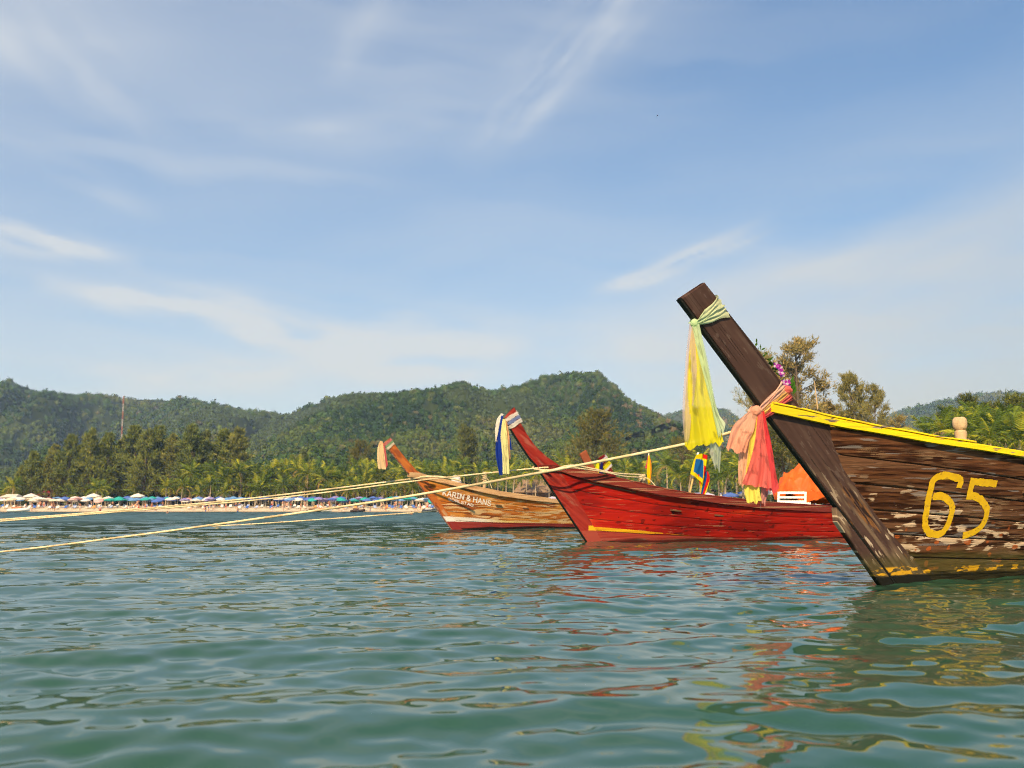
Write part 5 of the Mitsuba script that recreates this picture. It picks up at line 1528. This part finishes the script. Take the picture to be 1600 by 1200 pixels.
def lounger_mesh(frame, cushion):
    b = [box(0, 0, 0.34, 0.62, 1.35, 0.10), ]
    m = trimesh.creation.box((0.62, 0.75, 0.10)); v = np.array(m.vertices)
    c, s = math.cos(0.75), math.sin(0.75)
    v = np.stack([v[:, 0], v[:, 1] * c - v[:, 2] * s + 0.92, v[:, 1] * s + v[:, 2] * c + 0.60], 1)
    parts_ = [(b[0][0], b[0][1], cushion), (v, np.array(m.faces), cushion)]
    for sx in (-0.26, 0.26):
        for sy in (-0.6, 0.55):
            q = box(sx, sy, 0.15, 0.06, 0.06, 0.30)
            parts_.append((q[0], q[1], frame))
    q = box(0, 0, 0.27, 0.66, 1.4, 0.05)
    parts_.append((q[0], q[1], frame))
    return join(parts_)


LOUNGE = {}
for nm_, cu in (('white', (0.72, 0.70, 0.66)), ('blue', (0.06, 0.14, 0.46)), ('striped blue', (0.36, 0.44, 0.66)), ('orange', (0.70, 0.30, 0.10))):
    v, f, c = lounger_mesh((0.45, 0.36, 0.26), cu)
    LOUNGE[nm_] = ply((v, f), 'mat_paint', False, color=c)
x = -136.0
while x < 40:
    x += 1.75 * (0.8 + 0.5 * bg.random())
    for d in (6.6, 10.8):
        if bg.random() < 0.25:
            continue
        nm_ = str(bg.choice(['white', 'white', 'blue', 'striped blue', 'orange'], p=[0.3, 0.25, 0.2, 0.2, 0.05]))
        side = 'in the left half of the beach' if x < -60 else 'between the grove and the boats' if x < -17 else 'behind the boats'
        p = on_shore(x, d + bg.normal(0, 0.4))
        key = thing('sun_lounger', f'{nm_} sun lounger under the beach umbrellas {side}', 'lounger', f'{nm_} loungers {side}')
        scene[key] = moved(LOUNGE[nm_], T().translate(p.tolist()).rotate([0, 0, 1], bg.normal(0, 12)))


def person_mesh(pose, seed=0):
    """A small bather as one continuous body; returns body and bathing wear."""
    J = {'hipl': (0.10, 0, 0.90, 0.095), 'hipr': (-0.10, 0, 0.90, 0.095), 'waist': (0, 0, 1.08, 0.125), 'chest': (0, 0.0, 1.30, 0.145), 'neck': (0, 0, 1.50, 0.055), 'head': (0, 0.01, 1.63, 0.098), 'crown': (0, -0.01, 1.67, 0.095),
         'shl': (0.19, 0, 1.42, 0.065), 'shr': (-0.19, 0, 1.42, 0.065)}
    if pose == 'stand':
        J.update(kl=(0.11, 0.02, 0.48, 0.062), kr=(-0.11, 0.0, 0.48, 0.062), al=(0.12, 0, 0.07, 0.042), ar=(-0.12, 0, 0.07, 0.042), tl=(0.13, -0.14, 0.035, 0.035), tr=(-0.13, -0.14, 0.035, 0.035),
                 el=(0.27, 0.02, 1.14, 0.044), er=(-0.27, 0.02, 1.14, 0.044), wl=(0.29, -0.08, 0.88, 0.032), wr=(-0.29, -0.08, 0.88, 0.032), fl=(0.29, -0.12, 0.76, 0.028), fr=(-0.29, -0.12, 0.76, 0.028))
    elif pose == 'walk':
        J.update(kl=(0.10, -0.22, 0.50, 0.062), kr=(-0.10, 0.08, 0.48, 0.062), al=(0.10, -0.26, 0.08, 0.042), ar=(-0.10, 0.38, 0.14, 0.042), tl=(0.10, -0.42, 0.05, 0.035), tr=(-0.10, 0.30, 0.04, 0.035),
                 el=(0.25, 0.16, 1.16, 0.044), er=(-0.25, -0.12, 1.15, 0.044), wl=(0.26, 0.12, 0.90, 0.032), wr=(-0.24, -0.30, 0.98, 0.032), fl=(0.26, 0.08, 0.80, 0.028), fr=(-0.23, -0.40, 0.98, 0.028))
    else:                                             # arms raised to the head, wading or sunbathing upright
        J.update(kl=(0.13, 0.0, 0.48, 0.062), kr=(-0.13, 0.0, 0.48, 0.062), al=(0.15, 0, 0.07, 0.042), ar=(-0.15, 0, 0.07, 0.042), tl=(0.17, -0.13, 0.035, 0.035), tr=(-0.17, -0.13, 0.035, 0.035),
                 el=(0.36, -0.10, 1.36, 0.044), er=(-0.27, 0.02, 1.14, 0.044), wl=(0.18, -0.14, 1.56, 0.032), wr=(-0.16, -0.16, 1.02, 0.032), fl=(0.10, -0.10, 1.64, 0.028), fr=(-0.06, -0.18, 1.02, 0.028))
    bones = [('hipl', 'hipr'), ('hipl', 'waist'), ('hipr', 'waist'), ('waist', 'chest'), ('chest', 'neck'), ('neck', 'head'), ('head', 'crown'), ('shl', 'shr'), ('chest', 'shl'), ('chest', 'shr'), ('shl', 'el'), ('el', 'wl'), ('wl', 'fl'), ('shr', 'er'), ('er', 'wr'), ('wr', 'fr'), ('hipl', 'kl'), ('kl', 'al'), ('al', 'tl'), ('hipr', 'kr'), ('kr', 'ar'), ('ar', 'tr')]

    def ball(j, k=1.0):
        return m3.Manifold.sphere(J[j][3] * k, 8).translate(J[j][:3])

    def bone(a, b, k=1.0):
        return m3.Manifold.batch_hull([ball(a, k), ball(b, k)])
    body = m3.Manifold.batch_boolean([bone(a, b) for a, b in bones], m3.OpType.Add)
    wear = m3.Manifold.batch_boolean([bone('hipl', 'hipr', 1.12), bone('hipl', 'kl', 1.12) ^ m3.Manifold.cube((2, 2, 0.5), True).translate((0, 0, 0.90)), bone('hipr', 'kr', 1.12) ^ m3.Manifold.cube((2, 2, 0.5), True).translate((0, 0, 0.90))], m3.OpType.Add)
    hair = ball('crown', 1.10).translate((0, 0.02, 0.025))
    g3 = lambda m: (np.array(m.to_mesh().vert_properties[:, :3], float), np.array(m.to_mesh().tri_verts, int))
    return g3(body), g3(wear), g3(hair)


SKIN = {'tanned': (0.42, 0.21, 0.13), 'fair': (0.60, 0.36, 0.26)}
WEAR = {'dark': (0.03, 0.03, 0.05), 'red': (0.50, 0.04, 0.04), 'white': (0.70, 0.68, 0.64), 'blue': (0.05, 0.12, 0.40)}
PP = {}
for pose in ('stand', 'walk', 'raise'):
    b_, w_, h_ = person_mesh(pose)
    for s_ in SKIN:
        PP[(pose, s_)] = ply(b_, 'mat_paint', True, color=tint(b_, SKIN[s_]))
    for c_ in WEAR:
        PP[(pose, c_)] = ply(w_, 'mat_paint', True, color=tint(w_, WEAR[c_]))
    PP[(pose, 'hair')] = ply(h_, 'mat_paint', True, color=tint(h_, (0.05, 0.03, 0.02)))
WORDS = {'stand': 'standing', 'walk': 'walking', 'raise': 'with raised arm'}


def person(x, d, where, sink=0.0, pose=None):
    pose = pose or str(bg.choice(['stand', 'walk', 'raise']))
    s_, c_ = str(bg.choice(list(SKIN))), str(bg.choice(list(WEAR)))
    p = on_shore(x, d)
    if d < 0:
        p[2] = 0
    p[2] -= sink
    k = 0.94 + 0.12 * bg.random()
    M = T().translate(p.tolist()).rotate([0, 0, 1], bg.random() * 360).scale([k, k, k])
    key = thing('person', f'{s_} bather in {c_} swimwear {WORDS[pose]} {where}', 'person', f'{s_} bathers in {c_} {WORDS[pose]} {where}')
    part(key, 'body', moved(PP[(pose, s_)], M)); part(key, 'swimwear', moved(PP[(pose, c_)], M)); part(key, 'hair', moved(PP[(pose, 'hair')], M))


for x_ in np.concatenate([-115 + 95 * bg.random(26), [-71.0, -40.5, -28.0]]):
    person(x_, 1.0 + 4.0 * bg.random(), 'on the open sand by the water')
for x_ in -118 + 98 * bg.random(34):
    person(x_, 6.0 + 9 * bg.random(), 'among the umbrellas')
for x_ in (-118, -96, -93.5, -88, -81, -70, -63, -57, -38, -33):
    person(x_ + bg.normal(0, 1), -1.2 - 2.0 * bg.random(), 'wading at the edge of the sea', 0.35 + 0.25 * bg.random())
q = at(642, 806, 100)


def swimmer(px, py, label):
    d = EYE * 1500 / (py - 795)
    p = at(px, 795, d)
    M = T().translate([p[0], p[1], -1.38]).rotate([0, 0, 1], 40)
    key = thing('person', label, 'person')
    part(key, 'body', moved(PP[('stand', 'tanned')], M)); part(key, 'hair', moved(PP[('stand', 'hair')], M))


swimmer(643, 803.6, 'swimmer with head above water just left of the orange prow')
swimmer(262, 801.8, 'swimmer in the shallows before the teal umbrellas')


# small craft
def craft(px, Y, L, hull_c, top_c, label, cat, base, turn, z=0.0):
    p = at(px, 795, Y)
    zz = max(z, ground_at(p[0], p[1])) if z >= 0 else z
    t = np.linspace(0, 1, 15)
    w = L * 0.20 * np.sqrt(np.clip(1 - (2 * np.clip(t, 0.5, 1) - 1) ** 2.2, 0.0, 1)) + 0.02
    prof = np.stack([np.zeros(15), np.full(15, 1.0)], 1)
    rows = []
    for k, (wk, zk) in enumerate([(0.25, 0.0), (0.85, 0.18), (1.0, 0.36), (0.80, 0.52), (0.40, 0.62)]):
        lift = 0.28 * t ** 2
        rows.append(np.stack([(t - 0.5) * L, w * wk, zk * L * 0.30 + lift * L * 0.25], 1))
    rows = np.stack(rows, 1)
    left = rows.copy(); left[..., 1] *= -1
    full = np.concatenate([rows, left[:, ::-1]], 1)
    v, f = full.reshape(-1, 3), grid_faces(15, 10, True)
    c, s = math.cos(turn), math.sin(turn)
    rot = lambda u: np.stack([u[:, 0] * c - u[:, 1] * s + p[0], u[:, 0] * s + u[:, 1] * c + p[1], u[:, 2] + zz - 0.06], 1)
    key = thing(base, label, cat)
    cap_ = np.vstack([f, [[0, k, k + 1] for k in range(1, 9)]])
    part(key, 'hull', ply((rot(v), cap_), 'mat_paint', 40, None, None) if False else ply((rot(v), cap_), 'mat_paint', True, color=np.tile(hull_c, (len(v), 1))))
    b = box(-0.12 * L, 0, 0.24 * L, 0.42 * L, 0.12 * L, 0.09 * L)
    part(key, 'seat', ply((rot(b[0]), b[1]), 'mat_paint', False, color=np.tile(top_c, (len(b[0]), 1))))
    v2, f2, _ = tube([(0.18 * L, -0.13 * L, 0.34 * L), (0.15 * L, 0, 0.32 * L), (0.18 * L, 0.13 * L, 0.34 * L)], 0.03, 5)
    part(key, 'handlebar', ply((rot(v2), f2), 'mat_paint', True, color=np.tile((0.04, 0.04, 0.04), (len(v2), 1))))


craft(30, 205, 4.4, (0.74, 0.72, 0.70), (0.50, 0.20, 0.12), 'small white motor dinghy floating off the left end of the beach', 'dinghy', 'dinghy', 0.1)
craft(490, 208, 3.2, (0.05, 0.05, 0.06), (0.20, 0.10, 0.05), 'dark jet ski at the waterline below the blue umbrellas', 'jet ski', 'jet_ski', 0.3)
craft(507, 213, 3.6, (0.74, 0.72, 0.68), (0.60, 0.12, 0.08), 'white jet ski on the wet sand beside the dark one', 'jet ski', 'jet_ski', -0.2)
craft(559, 209, 3.2, (0.06, 0.045, 0.04), (0.12, 0.06, 0.05), 'brown jet ski drawn up at the waterline left of the orange prow', 'jet ski', 'jet_ski', 0.2)
craft(672, 219, 3.4, (0.05, 0.06, 0.08), (0.66, 0.66, 0.66), 'black and white jet ski parked on the sand against the orange stem', 'jet ski', 'jet_ski', 0.5)


# beach huts and roofs among the trees
def hut(px, Y, w, dpt, eave, ridge, roof_c, wall_c, label, base='beach_hut', over=0.6, walls=True):
    p = at(px, 795, Y)
    z0 = ground_at(p[0], p[1])
    key = thing(base, label, 'hut')
    X, D = w / 2 + over, dpt / 2 + over
    rv = np.array([(-X, -D, eave), (X, -D, eave), (X, D, eave), (-X, D, eave), (-X * 0.72, 0, ridge), (X * 0.72, 0, ridge)])
    lowr = rv.copy(); lowr[:, 2] -= 0.18
    v = np.vstack([rv, lowr])
    f = [(0, 1, 5), (0, 5, 4), (1, 2, 5), (2, 3, 4), (2, 4, 5), (3, 0, 4)]
    f += [(a, a + 6, b) for a, b in ((0, 1), (1, 2), (2, 3), (3, 0))] + [(b, a + 6, b + 6) for a, b in ((0, 1), (1, 2), (2, 3), (3, 0))]
    f += [(6, 9, 8), (6, 8, 7)]
    off = np.array([p[0], p[1], z0])
    part(key, 'roof', ply((v + off, np.array(f)), 'mat_paint', False, color=np.tile(roof_c, (12, 1))))
    for sx in (-1, -0.33, 0.33, 1):
        q = box(sx * w / 2, -dpt / 2, eave / 2, 0.18, 0.18, eave)
        part(key, 'post', ply((q[0] + off, q[1]), 'mat_paint', False, color=np.tile((0.35, 0.28, 0.20), (8, 1))))
    if walls:
        q = box(0, dpt * 0.2, eave * 0.48, w, 0.2, eave * 0.96)
        part(key, 'wall', ply((q[0] + off, q[1]), 'mat_paint', False, color=np.tile(wall_c, (8, 1))))
        for k in (-0.3, 0.25):
            q = box(w * k, dpt * 0.2 - 0.13, eave * 0.45, w * 0.16, 0.08, eave * 0.7)
            part(key, 'door', ply((q[0] + off, q[1]), 'mat_paint', False, color=np.tile((0.05, 0.04, 0.03), (8, 1))))


hut(72, 274, 6, 5, 3.1, 4.2, (0.20, 0.016, 0.018), (0.16, 0.05, 0.04), 'red roofed beach restaurant under the left end of the grove')
hut(101, 273, 4, 5, 3.2, 4.2, (0.22, 0.018, 0.020), (0.16, 0.05, 0.04), 'smaller red roofed hut right of the larger red roof')
hut(348, 256, 2.4, 4, 2.6, 4.4, (0.68, 0.66, 0.62), (0.40, 0.36, 0.30), 'white tent roofed hut among the first palms right of the grove')
hut(592, 264, 8, 6, 3.6, 5.0, (0.66, 0.64, 0.62), (0.18, 0.16, 0.14), 'long white roofed pavilion between the palm trunks left of the orange prow')
hut(845, 252, 13, 6, 3.6, 6.8, (0.24, 0.17, 0.12), (0.12, 0.09, 0.07), 'brown thatched pavilion seen over the orange gunwale beside the red stem')
hut(1003, 205, 6, 4, 2.8, 4.6, (0.34, 0.10, 0.06), (0.25, 0.12, 0.09), 'brick red hut behind the striped pennant')
hut(18, 254, 3, 3, 2.5, 3.2, (0.60, 0.57, 0.52), (0.22, 0.18, 0.14), 'pale roofed stall at the left edge of the beach')

# the banded radio mast
mk = thing('radio_mast', 'thin red and white banded radio mast rising behind the grove', 'mast')
p0 = at(184, 795, 330); ztop = at(187, 619, 330)[2]; z0 = 2.5
nB = 14
for i in range(nB):
    za, zb = z0 + (ztop - z0) * i / nB, z0 + (ztop - z0) * (i + 1) / nB
    parts_ = []
    for k in range(3):
        a = k * 2.0944
        parts_.append(tube([(p0[0] + 0.16 * math.cos(a), p0[1] + 0.16 * math.sin(a), za), (p0[0] + 0.16 * math.cos(a), p0[1] + 0.16 * math.sin(a), zb)], 0.06, 5)[:2])
        b_ = a + 2.0944
        for j in range(3):
            z1, z2 = za + (zb - za) * j / 3, za + (zb - za) * (j + 1) / 3
            parts_.append(tube([(p0[0] + 0.16 * math.cos(a), p0[1] + 0.16 * math.sin(a), z1), (p0[0] + 0.16 * math.cos(b_), p0[1] + 0.16 * math.sin(b_), z2)], 0.035, 4)[:2])
    v, f = join(parts_)
    part(mk, 'segment', ply((v, f), 'mat_paint', False, color=np.tile((0.40, 0.16, 0.13) if i % 2 else (0.52, 0.48, 0.44), (len(v), 1))))

# a bird high over the bay
bk = thing('bird', 'tiny dark bird flying high over the bay', 'bird')
b0 = at(1027, 181, 200)
prof_ = spline([(-0.22, 0, 0.0), (-0.12, 0, 0.0), (0.0, 0, 0.01), (0.12, 0, 0.02), (0.19, 0, 0.02)], 12)
v, f, _ = tube(prof_, np.array([0.005, 0.02, 0.035, 0.045, 0.05, 0.05, 0.048, 0.042, 0.034, 0.034, 0.03, 0.004]), 7)
part(bk, 'body', ply((v + b0, f), 'mat_black', True))
for sgn in (-1, 1):
    W = np.array([(0.10, 0.02 * sgn, 0.02), (0.06, 0.20 * sgn, 0.12), (0.0, 0.42 * sgn, 0.06), (-0.08, 0.22 * sgn, 0.10), (-0.08, 0.02 * sgn, 0.01)])
    W2 = W - [0, 0, 0.008]
    v = np.vstack([W, W2]) + b0
    f = np.array([(0, 1, 4), (1, 3, 4), (1, 2, 3), (5, 9, 6), (6, 9, 8), (6, 8, 7)])
    part(bk, 'wing', ply((v, f), 'mat_black', False))
